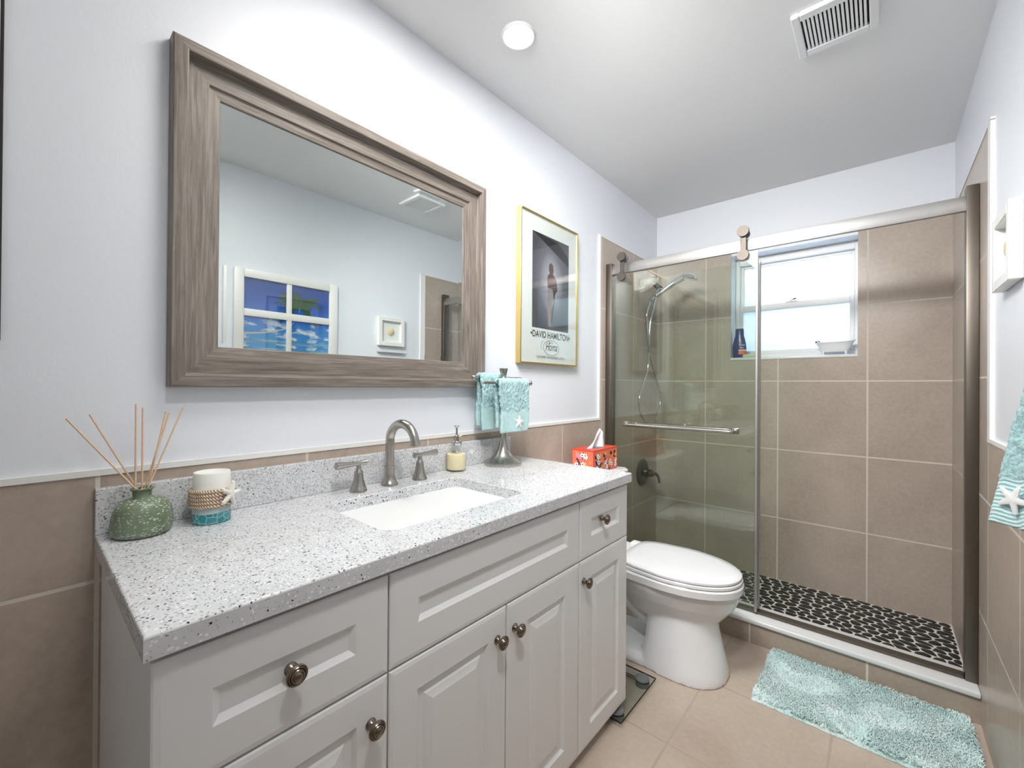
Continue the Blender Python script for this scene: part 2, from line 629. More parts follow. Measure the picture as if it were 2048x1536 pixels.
def quad_uv(bm, pts, uvs, mi=0):
    uv = bm.loops.layers.uv.verify()
    f = bm.faces.new([bm.verts.new(p) for p in pts])
    f.material_index = mi
    for l, c in zip(f.loops, uvs):
        l[uv].uv = c
    return f

def uv_box(bm, ua, va, u0=0.0, v0=0.0):
    """planar uv from world axes ua, va (0..2) minus an offset."""
    uv = bm.loops.layers.uv.verify()
    for f in bm.faces:
        for l in f.loops:
            l[uv].uv = (l.vert.co[ua] - u0, l.vert.co[va] - v0)

def rect_ring(x, y0, y1, z0, z1):
    return [Vector((x, y0, z0)), Vector((x, y1, z0)), Vector((x, y1, z1)), Vector((x, y0, z1))]

# ================================================================ SETTING
# floor
bm = BM(); box(bm, -0.10, RW + 0.10, YF - 0.1, 2.13, -0.06, 0.0)
uv_box(bm, 0, 1, 0.305 - 0.41 * 3, 0.084 - 0.41 * 6)
struct('floor', bm, 'tile_floor')
# ceiling
bm = BM(); box(bm, -0.10, RW + 0.10, YF - 0.1, YB + 0.25, ZC, ZC + 0.1)
struct('ceiling', bm, 'ceiling')
# walls
bm = BM(); box(bm, -0.10, 0.0, YF - 0.1, YB + 0.25, -0.06, ZC)
WL = struct('wall_left', bm, 'paint')
bm = BM(); box(bm, RW, RW + 0.10, YF - 0.1, YB + 0.25, -0.06, ZC)
WR = struct('wall_right', bm, 'paint')
WX0, WX1, WZ0, WZ1 = 0.503, 1.149, 1.372, 2.045       # window opening
bm = BM()
box(bm, 0.0, WX0, YB, YB + 0.2, -0.06, ZC); box(bm, WX1, RW, YB, YB + 0.2, -0.06, ZC)
box(bm, WX0, WX1, YB, YB + 0.2, -0.06, WZ0); box(bm, WX0, WX1, YB, YB + 0.2, WZ1, ZC)
WBK = struct('wall_back', bm, 'paint')
bm = BM()
box(bm, 0.0, 0.55, YF - 0.1, YF, -0.06, ZC); box(bm, 1.36, RW, YF - 0.1, YF, -0.06, ZC); box(bm, 0.55, 1.36, YF - 0.1, YF, 2.05, ZC)
struct('wall_front', bm, 'paint')
# door behind the camera
bm = BM(); box(bm, 0.55, 1.36, YF - 0.07, YF - 0.03, 0.0, 2.05)
for zc, hh in ((1.55, 0.36), (0.55, 0.36)):
    for xc in (0.755, 1.155):
        loft(bm, [[Vector((xc + sx * (0.13 - i), YF - 0.03 + d, zc + sz * (hh - i))) for sx, sz in ((-1, -1), (1, -1), (1, 1), (-1, 1))]
                  for i, d in ((0, 0), (0.01, 0.008), (0.03, 0.008), (0.04, 0.002))], cap0=False)
D = struct('door_1', bm, 'concrete')
bm = BM(); lathe(bm, [(0.028, 0), (0.028, 0.006), (0.012, 0.01), (0.012, 0.035), (0.026, 0.045), (0.028, 0.058), (0.018, 0.068), (0.0, 0.07)], (0.62, YF - 0.03, 0.95), 'y', 24)
obj('door_knob', bm, 'nickel', D, True)

# tiling on the left wall: wainscot to 1.0 m, full-height in the shower
TK = 0.008
bm = BM(); box(bm, 0.0, TK, YF, 2.113, 0.0, 0.992)
uv_box(bm, 1, 2, 0.005 - 0.4305 * 4, 0.770 - 0.4193 * 2)
obj('tile_wainscot', bm, 'tile_wains', WL)
bm = BM(); box(bm, 0.0, TK, 2.113, YB, 0.0, TT)
uv_box(bm, 1, 2, 2.553 - 0.4223 * 2, 0.3875 - 0.4193)
obj('tile_surround', bm, 'tile_shower', WL)
bm = BM()
box(bm, 0, 0.011, YF, 2.098, 0.990, 1.003); box(bm, 0, 0.011, 2.098, 2.113, 0.990, TT + 0.008); box(bm, 0, 0.011, 2.113, YB, TT - 0.002, TT + 0.008)
obj('tile_edge_trim', bm, 'trim', WL)
# right wall
bm = BM(); box(bm, RW - TK, RW, YF, 2.006, 0.0, 1.012)
uv_box(bm, 1, 2, 2.006 - 0.4305 * 8, 0.806 - 0.4193 * 2)
obj('tile_wainscot', bm, 'tile_wains', WR)
bm = BM(); box(bm, RW - TK, RW, 2.006, YB, 0.0, TT)
uv_box(bm, 1, 2, 2.006 - 0.4223 * 3, 0.3875 - 0.4193)
obj('tile_surround', bm, 'tile_shower', WR)
bm = BM()
box(bm, RW - 0.011, RW, YF, 2.006, 1.010, 1.023); box(bm, RW - 0.011, RW, 1.962, 2.006, 1.023, TT); box(bm, RW - 0.011, RW, 1.962, YB, TT - 0.002, TT + 0.008)
obj('tile_edge_trim', bm, 'trim', WR)
# back wall
bm = BM()
for a in ((0, WX0, 0, TT), (WX1, RW, 0, TT), (WX0, WX1, 0, WZ0 - 0.012)):
    box(bm, a[0], a[1], YB - TK, YB, a[2], a[3])
uv_box(bm, 0, 2, 1.192 - 0.4223 * 4, 0.3875 - 0.4193)
obj('tile_surround', bm, 'tile_shower', WBK)
bm = BM(); box(bm, 0.0, WX0, YB - 0.011, YB, TT - 0.002, TT + 0.008); box(bm, WX1, RW, YB - 0.011, YB, TT - 0.002, TT + 0.008)
obj('tile_edge_trim', bm, 'trim', WBK)

# shower floor: pebbles set in grout
def clip_poly(poly, px, py, nx, ny):
    out = []
    for i in range(len(poly)):
        a, b = poly[i], poly[(i + 1) % len(poly)]
        da = (a[0] - px) * nx + (a[1] - py) * ny
        db = (b[0] - px) * nx + (b[1] - py) * ny
        if da <= 0: out.append(a)
        if (da < 0) != (db < 0) and da != db:
            t = da / (da - db)
            out.append((a[0] + (b[0] - a[0]) * t, a[1] + (b[1] - a[1]) * t))
    return out
SF = 0.008
bm = BM(); box(bm, 0.0, RW, 2.268, YB, -0.06, SF)
FLS = struct('floor_shower', bm, 'grout')
def pebbles():
    bm = BM()
    rnd = random.Random(3)
    AX = 1.30                                   # pebbles lie long side along x
    x1, y0, y1 = (RW - TK - 0.002) / AX, 2.272, YB - TK - 0.002
    sp = 0.041
    pts = []
    ny = int((y1 - y0) / sp)
    nx = int(x1 / sp)
    for j in range(ny + 1):
        for i in range(nx + 1):
            pts.append(((i + 0.5 * (j % 2) + rnd.uniform(-.36, .36)) * sp, y0 + (j + rnd.uniform(-.36, .36)) * sp))
    for k, (x, y) in enumerate(pts):
        poly = [(max(x - .06, TK / AX), max(y - .06, y0)), (min(x + .06, x1), max(y - .06, y0)), (min(x + .06, x1), min(y + .06, y1)), (max(x - .06, TK / AX), min(y + .06, y1))]
        if poly[0][0] >= poly[1][0] or poly[0][1] >= poly[2][1]:
            continue
        for q, (u, v) in enumerate(pts):
            dx, dy = u - x, v - y
            d2 = dx * dx + dy * dy
            if q == k or d2 > 0.017: continue
            poly = clip_poly(poly, x + dx / 2, y + dy / 2, dx, dy)
            if len(poly) < 3: break
        if len(poly) < 3: continue
        cx = sum(p[0] for p in poly) / len(poly); cy = sum(p[1] for p in poly) / len(poly)
        poly = [(cx + (p[0] - cx) * 0.87, cy + (p[1] - cy) * 0.87) for p in poly]
        for _ in range(2):
            poly = [w for i in range(len(poly)) for w in
                    ((poly[i][0] * .72 + poly[(i + 1) % len(poly)][0] * .28, poly[i][1] * .72 + poly[(i + 1) % len(poly)][1] * .28),
                     (poly[i][0] * .28 + poly[(i + 1) % len(poly)][0] * .72, poly[i][1] * .28 + poly[(i + 1) % len(poly)][1] * .72))]
        rings = []
        for s, h in ((0.99, -0.004), (1.0, 0.0008), (0.92, 0.0026), (0.6, 0.0036)):
            rings.append([Vector(((cx + (p[0] - cx) * s) * AX, cy + (p[1] - cy) * s, SF + h)) for p in poly])
        loft(bm, rings, cap0=False)
    return bm
pb = obj('pebble_mosaic', pebbles(), 'pebble', FLS, 60)

# shower curb: tiled front, white marble top
bm = BM(); box(bm, 0.0, RW, 2.125, 2.268, -0.05, 0.094)
uv_box(bm, 0, 2, 0.705 - 0.4193 * 2 + 0.085, -0.2)
CU = struct('trim_1', bm, 'tile_curb')
CU.name = 'shower_curb'
bm = BM(); box(bm, 0.008, RW - TK, 2.112, 2.276, 0.094, 0.116, 0.006, 3)
obj('marble_threshold', bm, 'marble', CU, True, 'white marble threshold')

# window
WP = YB + 0.115                                       # plane of the window frame
bm = BM()
FX0, FX1, FZ0, FZ1 = WX0, WX1, 1.405, WZ1
def frame_rect(bm, x0, x1, z0, z1, wl, wr, wb, wt, y0, y1, bev=0.002):
    box(bm, x0, x0 + wl, y0, y1, z0, z1, bev, 1); box(bm, x1 - wr, x1, y0, y1, z0, z1, bev, 1)
    box(bm, x0 + wl, x1 - wr, y0, y1, z0, z0 + wb, bev, 1); box(bm, x0 + wl, x1 - wr, y0, y1, z1 - wt, z1, bev, 1)
frame_rect(bm, FX0, FX1, FZ0 - 0.03, FZ1, 0.024, 0.018, 0.03, 0.045, WP, WP + 0.06)
WN = struct('window_1', bm, 'plastic')
bm = BM(); frame_rect(bm, FX0 + 0.024, FX1 - 0.018, 1.700, FZ1 - 0.045, 0.020, 0.018, 0.026, 0.016, WP + 0.032, WP + 0.055)
obj('upper_sash', bm, 'plastic', WN)
bm = BM(); box(bm, FX0 + 0.036, FX1 - 0.030, WP + 0.042, WP + 0.046, 1.72, FZ1 - 0.055)
obj('upper_pane', bm, 'frosted', WN)
bm = BM(); frame_rect(bm, FX0 + 0.024, FX1 - 0.018, 1.405, 1.728, 0.018, 0.022, 0.022, 0.038, WP + 0.006, WP + 0.030)
obj('lower_sash', bm, 'plastic', WN)
bm = BM(); box(bm, FX0 + 0.036, FX1 - 0.034, WP + 0.016, WP + 0.020, 1.42, 1.695)
obj('lower_pane', bm, 'frosted', WN)
bm = BM(); box(bm, 0.79, 0.85, WP + 0.004, WP + 0.03, 1.728, 1.734, 0.002); box(bm, 0.80, 0.845, WP + 0.006, WP + 0.016, 1.734, 1.742, 0.002)
tube(bm, [(0.815, WP + 0.012, 1.74), (0.845, WP + 0.006, 1.748)], 0.004, 8)
obj('sash_latch', bm, 'darkchrome', WN)
bm = BM(); box(bm, WX0 - 0.002, WX1 + 0.002, YB - 0.014, YB + 0.2, WZ0 - 0.012, WZ0 + 0.006, 0.004, 2)
obj('window_sill', bm, 'marble', WN, True)

# ================================================================ CEILING FITTINGS
def downlight(x, y, label):
    t = thing('ceiling_downlight', (x, y, ZC), label, 'ceiling light', 'recessed downlights')
    bm = BM(); lathe(bm, [(0.046, -0.001), (0.047, -0.006), (0.056, -0.007), (0.060, -0.004), (0.061, 0.0)], (x, y, ZC), 'z', 40)
    bm.faces.ensure_lookup_table()
    obj('trim_ring', bm, 'plastic', t, True)
    bm = BM(); lathe(bm, [(0.0475, -0.0068), (0.044, -0.0085), (0.030, -0.0105), (0.012, -0.0115), (0.0, -0.0116)][::-1], (x, y, ZC), 'z', 40)
    obj('lens', bm, 'lamp', t, True)
downlight(0.276, 1.040, 'glowing round downlight in the ceiling in view above the poster')
downlight(0.276, 0.640, 'glowing round downlight above the vanity mirror, out of the top of the photo')
downlight(1.160, 0.160, 'unseen round fill downlight added in the ceiling above the camera')  # added out of view as fill for the cabinet fronts
t = thing('fill_ceiling_lamp', (0.62, 0.58, ZC), 'unseen flush opal fill lamp added at the ceiling above the vanity, out of the top of the photo', 'ceiling light')  # fill lamp added out of view to brighten the room
bm = BM(); lathe(bm, [(0.244, 0.0), (0.247, -0.004), (0.247, -0.018), (0.240, -0.020), (0.240, 0.0)], (0.62, 0.58, ZC), 'z', 44)
obj('base_ring', bm, 'nickel', t, True)
bm = BM(); lathe(bm, [(0.0, -0.034), (0.08, -0.033), (0.16, -0.030), (0.22, -0.024), (0.239, -0.016)], (0.62, 0.58, ZC), 'z', 44)
obj('fill_opal_dome', bm, 'filldome', t, True)

vx0, vx1, vy0, vy1 = 1.016, 1.240, 1.566, 1.790
t = thing('exhaust_vent', ((vx0 + vx1) / 2, (vy0 + vy1) / 2, ZC), 'white square louvred exhaust fan grille in the ceiling', 'ceiling vent')
bm = BM()
for a in ((vx0, vx0 + .024, vy0, vy1), (vx1 - .024, vx1, vy0, vy1), (vx0 + .024, vx1 - .024, vy0, vy0 + .032), (vx0 + .024, vx1 - .024, vy1 - .032, vy1)):
    box(bm, a[0], a[1], a[2], a[3], ZC - 0.016, ZC, 0.003, 1)
obj('vent_frame', bm, 'plastic', t)
bm = BM(); box(bm, vx0 + .02, vx1 - .02, vy0 + .03, vy1 - .03, ZC - 0.0035, ZC - 0.0005)
obj('backing', bm, 'darkgap', t)
n = 15
for i in range(n):
    x = vx0 + .028 + (i + 0.5) * (vx1 - vx0 - .056) / n
    bm = BM(); box(bm, x - .0034, x + .0034, vy0 + .031, vy1 - .031, ZC - 0.0145, ZC - 0.004)
    obj('slat', bm, 'plastic', t)

# ================================================================ VANITY
VT = thing('vanity_cabinet', (0.28, 0.685, 0.0), 'long white raised-panel vanity under the speckled grey worktop', 'vanity cabinet')
CY0, CY1, CX = 0.012, 1.352, 0.528
bm = BM(); box(bm, 0.010, CX, CY0, CY1, 0.045, ZT - 0.032, 0.001, 1)
obj('carcass', bm, 'cabinet', VT)
bm = BM(); box(bm, 0.05, 0.520, 0.05, 1.245, 0.0, 0.045)
obj('toe_kick', bm, 'cabinet', VT)

def knob(y, z, parent):
    bm = BM()
    lathe(bm, [(0.0105, 0.0), (0.0105, 0.002), (0.008, 0.004), (0.006, 0.008), (0.006, 0.012), (0.010, 0.017), (0.0155, 0.020), (0.0165, 0.022),
               (0.0165, 0.024), (0.0150, 0.0255), (0.0142, 0.0250), (0.0132, 0.0268), (0.0122, 0.0272), (0.0112, 0.0262), (0.0100, 0.0285),
               (0.0080, 0.0295), (0.0072, 0.0288), (0.0060, 0.0300), (0.003, 0.0312), (0.0, 0.0314)], (0.5485, y, z), 'x', 36)
    return obj('knob', bm, 'knob', parent, 25)

def front(name, y0, y1, z0, z1, style, kn=None, inset=0.055):
    bm = BM()
    X = 0.549
    r = lambda i, d: rect_ring(X + d, y0 + i, y1 - i, z0 + i, z1 - i)
    def rr(i, iz, d):
        return rect_ring(X + d, y0 + i, y1 - i, z0 + iz, z1 - iz)
    rings = [r(0, -0.020), r(0, -0.003), r(0.0025, -0.0012), r(0.010, 0.0), r(0.012, 0.0)]
    if style == 'drawer':
        a, b = inset
        rings += [rr(a, b, 0.0), rr(a + 0.010, b + 0.010, -0.007), rr(a + 0.011, b + 0.0105, -0.007)]
    else:
        a, b = inset
        rings += [rr(a, b, 0.0), rr(a + 0.007, b + 0.007, -0.007), rr(a + 0.020, b + 0.020, -0.007), rr(a + 0.024, b + 0.024, -0.0045), rr(a + 0.040, b + 0.040, -0.0005), rr(a + 0.042, b + 0.042, -0.0005)]
    loft(bm, rings)
    o = obj(name, bm, 'cabinet', VT)
    if kn:
        k = knob(kn[0], kn[1], o)
    return o
ZD0, ZD1, ZS = 0.045, 0.826, 0.642
G = 0.0018
front('drawer', CY0 - 0.002, 0.357 - G, ZS + G, ZD1, 'drawer', (0.180, 0.737), (0.066, 0.064))
front('false_drawer', 0.357 + G, 1.0295 - G, ZS + G, ZD1, 'drawer', None, (0.064, 0.066))
front('drawer', 1.0295 + G, CY1 + 0.002, ZS + G, ZD1, 'drawer', (1.162, 0.748), (0.066, 0.062))
front('door', CY0 - 0.002, 0.357 - G, ZD0, ZS - G, 'door', (0.320, 0.568), (0.062, 0.062))
front('door', 0.357 + G, 0.6925 - G, ZD0, ZS - G, 'door', (0.657, 0.571), (0.064, 0.064))
front('door', 0.6925 + G, 1.0295 - G, ZD0, ZS - G, 'door', (0.722, 0.573), (0.078, 0.070))
front('door', 1.0295 + G, CY1 + 0.002, ZD0, ZS - G, 'door', (1.052, 0.577), (0.066, 0.062))

# ---- worktop with undermount basin opening
def rounded_rect(x0, x1, y0, y1, r, n=6):
    pts = []
    for cx, cy, a0 in ((x1 - r, y1 - r, 0), (x0 + r, y1 - r, 90), (x0 + r, y0 + r, 180), (x1 - r, y0 + r, 270)):
        for k in range(n + 1):
            a = R(a0 + 90 * k / n)
            pts.append((cx + r * math.cos(a), cy + r * math.sin(a)))
    return pts
CT = thing('worktop', (0.28, 0.68, ZT - 0.032), 'grey quartz vanity worktop with dark speckles', 'worktop')
SX0, SX1, SY0, SY1 = 0.143, 0.452, 0.414, 0.882
bm = BM()
hole = rounded_rect(SX0, SX1, SY0, SY1, 0.035)
def slab_ring(z, ins, hins):
    o = [Vector((0.0085 + 0, 0.0 + ins, z)), Vector((0.561 - ins, 0.0 + ins, z)), Vector((0.561 - ins, 1.362 - ins, z)), Vector((0.0085, 1.362 - ins, z))]
    h = [Vector((x, y, z)) for x, y in rounded_rect(SX0 - hins, SX1 + hins, SY0 - hins, SY1 + hins, 0.035 + hins)]
    return o, h
zb, zt = ZT - 0.032, ZT
lev = [slab_ring(zb, 0.0, 0), slab_ring(zt - 0.003, 0.0, 0), slab_ring(zt - 0.001, 0.001, 0.001), slab_ring(zt, 0.003, 0.003)]
vo = [[bm.verts.new(p) for p in o] for o, h in lev]
vh = [[bm.verts.new(p) for p in h] for o, h in lev]
for vs in (vo, vh):
    for a, b in zip(vs, vs[1:]):
        for i in range(len(a)):
            bm.faces.new((a[i], a[(i + 1) % len(a)], b[(i + 1) % len(a)], b[i]))
for k in (0, -1):
    ed = []
    for ring in (vo[k], vh[k]):
        for i in range(len(ring)):
            a, b = ring[i], ring[(i + 1) % len(ring)]
            e = bm.edges.get((a, b)) or bm.edges.new((a, b))
            ed.append(e)
    bmesh.ops.triangle_fill(bm, use_beauty=True, edges=ed)
obj('slab', bm, 'quartz', CT)
bm = BM(); box(bm, 0.0085, 0.029, 0.0, 1.297, ZT, 0.965, 0.002, 2)
tag(obj('backsplash', bm, 'quartz'), 'low grey speckled quartz backsplash strip standing along the wall behind the faucet', 'backsplash')

SK = thing('sink', (0.30, 0.648, 0.70), 'white rectangular undermount sink set into the worktop', 'sink')
bm = BM()
def basin_ring(ins, z, r):
    return [Vector((x, y, z)) for x, y in rounded_rect(SX0 + ins, SX1 - ins, SY0 + ins, SY1 - ins, r)]
rings = [basin_ring(-0.014, 0.8375, 0.045), basin_ring(0.001, 0.8375, 0.036), basin_ring(0.004, 0.815, 0.038), basin_ring(0.012, 0.755, 0.042), basin_ring(0.024, 0.728, 0.05), basin_ring(0.05, 0.716, 0.06), basin_ring(0.10, 0.712, 0.05), basin_ring(0.148, 0.711, 0.006)]
loft(bm, rings, cap0=False)
obj('basin', bm, 'basin', SK, True)
bm = BM(); lathe(bm, [(0.024, 0.0), (0.024, 0.003), (0.019, 0.004), (0.018, 0.002), (0.010, 0.005), (0.0, 0.006)], (0.28, 0.648, 0.712), 'z', 28)
obj('drain', bm, 'nickel', SK, True)

# ---- faucet
FA = thing('faucet', (0.080, 0.660, ZT), 'brushed nickel widespread faucet with gooseneck spout behind the sink', 'faucet')
fx, fy = 0.080, 0.660
bm = BM()
lathe(bm, [(0.026, 0.0), (0.0262, 0.006), (0.024, 0.009), (0.020, 0.016), (0.0165, 0.026), (0.0155, 0.034), (0.0155, 0.054), (0.0175, 0.056), (0.0175, 0.061), (0.0150, 0.062)], (fx, fy, ZT), 'z', 32)
obj('spout_base', bm, 'nickel', FA, True)
bm = BM()
path = [(fx, fy, ZT + 0.058), (fx, fy, ZT + 0.10), (fx + 0.001, fy, ZT + 0.135)]
for k in range(1, 13):
    a = PI - k * R(158) / 12
    path.append((fx + 0.066 + 0.066 * math.cos(a), fy, ZT + 0.138 + 0.058 * math.sin(a)))
path.append((path[-1][0] + 0.007, fy, path[-1][2] - 0.022))
path = smooth_path(path, 3)
tube(bm, path, [0.0138 if i < len(path) - 14 else 0.0138 - 0.0016 * (i - len(path) + 14) / 14 for i in range(len(path))], 20)
e = Vector(path[-1]); d = (Vector(path[-1]) - Vector(path[-4])).normalized()
tube(bm, [e - d * 0.006, e - d * 0.0055, e + d * 0.002, e + d * 0.0025], [0.0122, 0.0146, 0.0146, 0.011], 20)
obj('spout', bm, 'nickel', FA, True)
def faucet_handle(y, sgn):
    bm = BM()
    hx = 0.085
    lathe(bm, [(0.0245, 0.0), (0.0247, 0.005), (0.0225, 0.010), (0.018, 0.022), (0.0148, 0.036), (0.0132, 0.050), (0.0125, 0.054), (0.0135, 0.055), (0.0135, 0.057), (0.0085, 0.064), (0.0072, 0.070), (0.0075, 0.078), (0.0, 0.080)], (hx, y, ZT), 'z', 32)
    o = obj('handle', bm, 'nickel', FA, True)
    bm = BM()
    zc = ZT + 0.083
    pts = [(-0.024, 0.0086), (-0.0235, 0.0096), (-0.012, 0.0072), (0.0, 0.0066), (0.012, 0.0068), (0.04, 0.0086), (0.066, 0.0112), (0.069, 0.0112), (0.0705, 0.0096)]
    tube(bm, [(hx + 0.001, y + sgn * s, zc + 0.05 * max(0, s) * 0.2) for s, r_ in pts], [r_ for s, r_ in pts], 20)
    obj('lever', bm, 'nickel', o, True)
faucet_handle(0.552, -1)
faucet_handle(0.772, 1)

# ---- soap dispenser
sx, sy = 0.062, 0.955
SD = thing('soap_dispenser', (sx, sy, ZT), 'clear glass pump bottle of pale yellow lotion beside the faucet', 'soap dispenser')
bm = BM(); lathe(bm, [(0.0, 0.001), (0.033, 0.0), (0.0365, 0.003), (0.037, 0.008), (0.037, 0.068), (0.035, 0.074), (0.026, 0.081), (0.017, 0.085), (0.0165, 0.094)], (sx, sy, ZT), 'z', 36)
obj('bottle', bm, 'clearglass', SD, True, 'clear glass bottle')
bm = BM(); lathe(bm, [(0.0, 0.006), (0.032, 0.006), (0.0345, 0.009), (0.0345, 0.062), (0.0, 0.063)], (sx, sy, ZT), 'z', 36)
obj('lotion', bm, 'lotion', SD, True, 'pale yellow lotion')
bm = BM(); lathe(bm, [(0.0185, 0.0), (0.019, 0.002), (0.019, 0.013), (0.017, 0.015), (0.009, 0.016), (0.009, 0.034), (0.006, 0.036), (0.0042, 0.037), (0.0042, 0.064), (0.010, 0.070), (0.011, 0.073), (0.0, 0.074)], (sx, sy, ZT + 0.094), 'z', 28)
tube(bm, [(sx, sy, ZT + 0.126), (sx + 0.008, sy + 0.008, ZT + 0.129), (sx + 0.013, sy + 0.012, ZT + 0.127)], 0.0038, 10)
obj('pump', bm, 'chrome', SD, True, 'silver pump top')

# ---- towel stand and towels
px, py = 0.108, 1.161
TS = thing('towel_stand', (px, py, ZT), 'brushed nickel two-armed towel stand on the worktop', 'towel stand')
bm = BM(); lathe(bm, [(0.0, 0.0), (0.0745, 0.0), (0.076, 0.004), (0.075, 0.014), (0.070, 0.017), (0.052, 0.026), (0.034, 0.042), (0.022, 0.064), (0.016, 0.086), (0.0125, 0.098), (0.0115, 0.102)], (px, py, ZT), 'z', 40)
obj('base', bm, 'nickel', TS, True)
bm = BM(); lathe(bm, [(0.0112, 0.10), (0.0112, 0.34), (0.0128, 0.342), (0.0128, 0.346), (0.0105, 0.350), (0.0165, 0.380), (0.0165, 0.384), (0.0, 0.385)], (px, py, ZT), 'z', 28)
obj('pole', bm, 'nickel', TS, True)
ax_f, ax_b, zf, zbk = 0.148, 0.068, 1.196, 1.216
def arm(x, y0, y1, z, ball_hi):
    bm = BM()
    tube(bm, smooth_path([(px, py, z), ((px + x) / 2, py, z), (x, py, z)], 2), 0.006, 12)
    tube(bm, [(x, y0, z), (x, y1, z)], 0.0055, 14)
    e, s = (y1, 1) if ball_hi else (y0, -1)
    sphere(bm, (x, e + s * 0.008, z), 0.0105, 18)
    tube(bm, [(x, e - s * 0.008, z), (x, e, z)], [0.008, 0.0065], 14)
    sphere(bm, (x, y0 if ball_hi else y1, z), 0.0056, 10)
    return bm
obj('arm', arm(ax_f, 1.008, 1.272, zf, True), 'nickel', TS, True)
obj('arm', arm(ax_b, 1.045, 1.318, zbk, False), 'nickel', TS, True)

def towel_mesh(y0, y1, xb, zb, lf, lb, border, rb=0.011, seed=0, th=0.012, taper=0.0, nx=1):
    """folded towel draped over a bar running along y; front hangs on +x side. Two-material mesh (terry, border)."""
    path = []
    n1, n2, n3 = 40, 10, 34
    for i in range(n1): path.append((xb + rb, zb - lf + lf * i / n1))
    for i in range(n2): path.append((xb + rb * math.cos(PI * i / n2), zb + rb * math.sin(PI * i / n2)))
    for i in range(n3 + 1): path.append((xb - rb, zb - lb * i / n3))
    bm = BM()
    ny = 46
    rows = []
    L = len(path)
    for i, (x, z) in enumerate(path):
        row = []
        x_p, z_p = path[max(i - 1, 0)]; x_n, z_n = path[min(i + 1, L - 1)]
        tx, tz = x_n - x_p, z_n - z_p
        ln = math.hypot(tx, tz) or 1
        ox, oz = tz / ln, -tx / ln
        hang = max(0.0, zb - z)
        for j in range(ny + 1):
            f = j / ny
            yy = y0 + (y1 - y0) * f
            yy += (0.5 - f) * 2 * taper * hang + 0.004 * math.sin(z * 30 + seed)
            wob = 0.0035 * math.sin(f * 9 + seed + z * 8) * min(1, hang / 0.05)
            k = 1.0 if z > zb - lf + border else 0.25
            nz = noise.noise(Vector((yy * 170, z * 170, i * 0.02 + seed))) * 0.0040 * k + noise.noise(Vector((yy * 420, z * 420, seed))) * 0.0028 * k
            row.append(bm.verts.new((x + ox * (nz + th / 2) + wob, yy, z + oz * (nz + th / 2))))
        rows.append(row)
    front_n = n1
    for i in range(L - 1):
        for j in range(ny):
            f = bm.faces.new((rows[i][j], rows[i][j + 1], rows[i + 1][j + 1], rows[i + 1][j]))
            zz = path[i][1]
            if zz < zb - lf + border and (i < front_n or zz < zb - lb + border):
                f.material_index = 1
    return bm
def star_mesh(c, r, axis, rot, th=0.006, thin=0.36, mat=None):
    """five-armed starfish; axis = outward normal."""
    n = Vector(axis).normalized()
    a = Vector((0, 0, 1)) if abs(n.z) < 0.9 else Vector((1, 0, 0))
    u = a.cross(n).normalized(); v = n.cross(u)
    bm = BM()
    pts = []
    for k in range(10):
        ang = rot + k * PI / 5
        rad = r if k % 2 == 0 else r * thin
        if k % 2 == 0:
            for da, q in ((-0.12, 0.93), (0, 1.0), (0.12, 0.93)):
                pts.append((rad * q * math.cos(ang + da), rad * q * math.sin(ang + da)))
        else:
            pts.append((rad * math.cos(ang), rad * math.sin(ang)))
    rings = [[Vector(c) + u * p + v * q for p, q in pts], [Vector(c) + u * p * .96 + v * q * .96 + n * th * .6 for p, q in pts], [Vector(c) + u * p * 0.55 + v * q * 0.55 + n * th for p, q in pts]]
    loft(bm, rings)
    return bm
def towel(name, bm, label, group):
    o = obj(name, bm, ['terry', 'border'], None, 'all')
    md = o.modifiers.new('thickness', 'SOLIDIFY'); md.thickness = 0.011; md.offset = -1
    return tag(o, label, 'towel', group)
tf = towel('hand_towel', towel_mesh(1.085, 1.255, ax_f, zf, 0.192, 0.175, 0.078, 0.0125, 1.0, 0.012, 0.03), 'aqua hand towel with white starfish, on the front arm of the towel stand', 'aqua hand towels')
st = obj('starfish_embroidery', star_mesh((ax_f + 0.0215, 1.186, 1.042), 0.026, (1, 0, 0), 1.45, 0.004, 0.42), 'stitch', tf, True, 'white starfish embroidery')
tbk = towel('hand_towel', towel_mesh(1.062, 1.212, ax_b, zbk, 0.205, 0.190, 0.085, 0.0125, 4.0, 0.012, 0.03), 'aqua hand towel on the rear arm of the towel stand, beside the mirror frame', 'aqua hand towels')

# ---- reed diffuser
dx, dy = 0.078, 0.066
RD = thing('diffuser_bottle', (dx, dy, ZT), 'squat mottled green glass reed diffuser bottle at the left end of the worktop', 'bottle')
bm = BM()
prof = [(0.040, 0.0), (0.048, 0.002), (0.0525, 0.009), (0.0535, 0.018), (0.0515, 0.034), (0.0485, 0.050), (0.0440, 0.062), (0.0370, 0.070), (0.0270, 0.0735), (0.0185, 0.075), (0.0165, 0.079), (0.0170, 0.090), (0.0200, 0.0925), (0.0205, 0.095), (0.0175, 0.0965), (0.0150, 0.094), (0.0140, 0.082), (0.010, 0.080)]
lathe(bm, prof, (dx, dy, ZT), 'z', 40, sy=0.94)
for v in bm.verts:
    h = (v.co.z - ZT) / 0.09
    if h < 0.85:
        v.co.y += 0.004 * math.sin(h * 3.0) * (1 if v.co.y > dy else -0.2)
obj('bottle', bm, 'seaglass', RD, True)
tips = [(133, 837, 'reed leaning furthest left out of the green bottle'), (185, 826, 'second reed from the left in the green bottle, leaning left'),
        (270, 811, 'left one of the two nearly upright reeds in the green bottle'), (285, 815, 'right one of the two nearly upright reeds in the green bottle'),
        (334, 823, 'left one of the pale close pair of reeds leaning right'), (341, 824, 'right one of the pale close pair of reeds leaning right'),
        (362, 818, 'reed leaning furthest right out of the green bottle')]
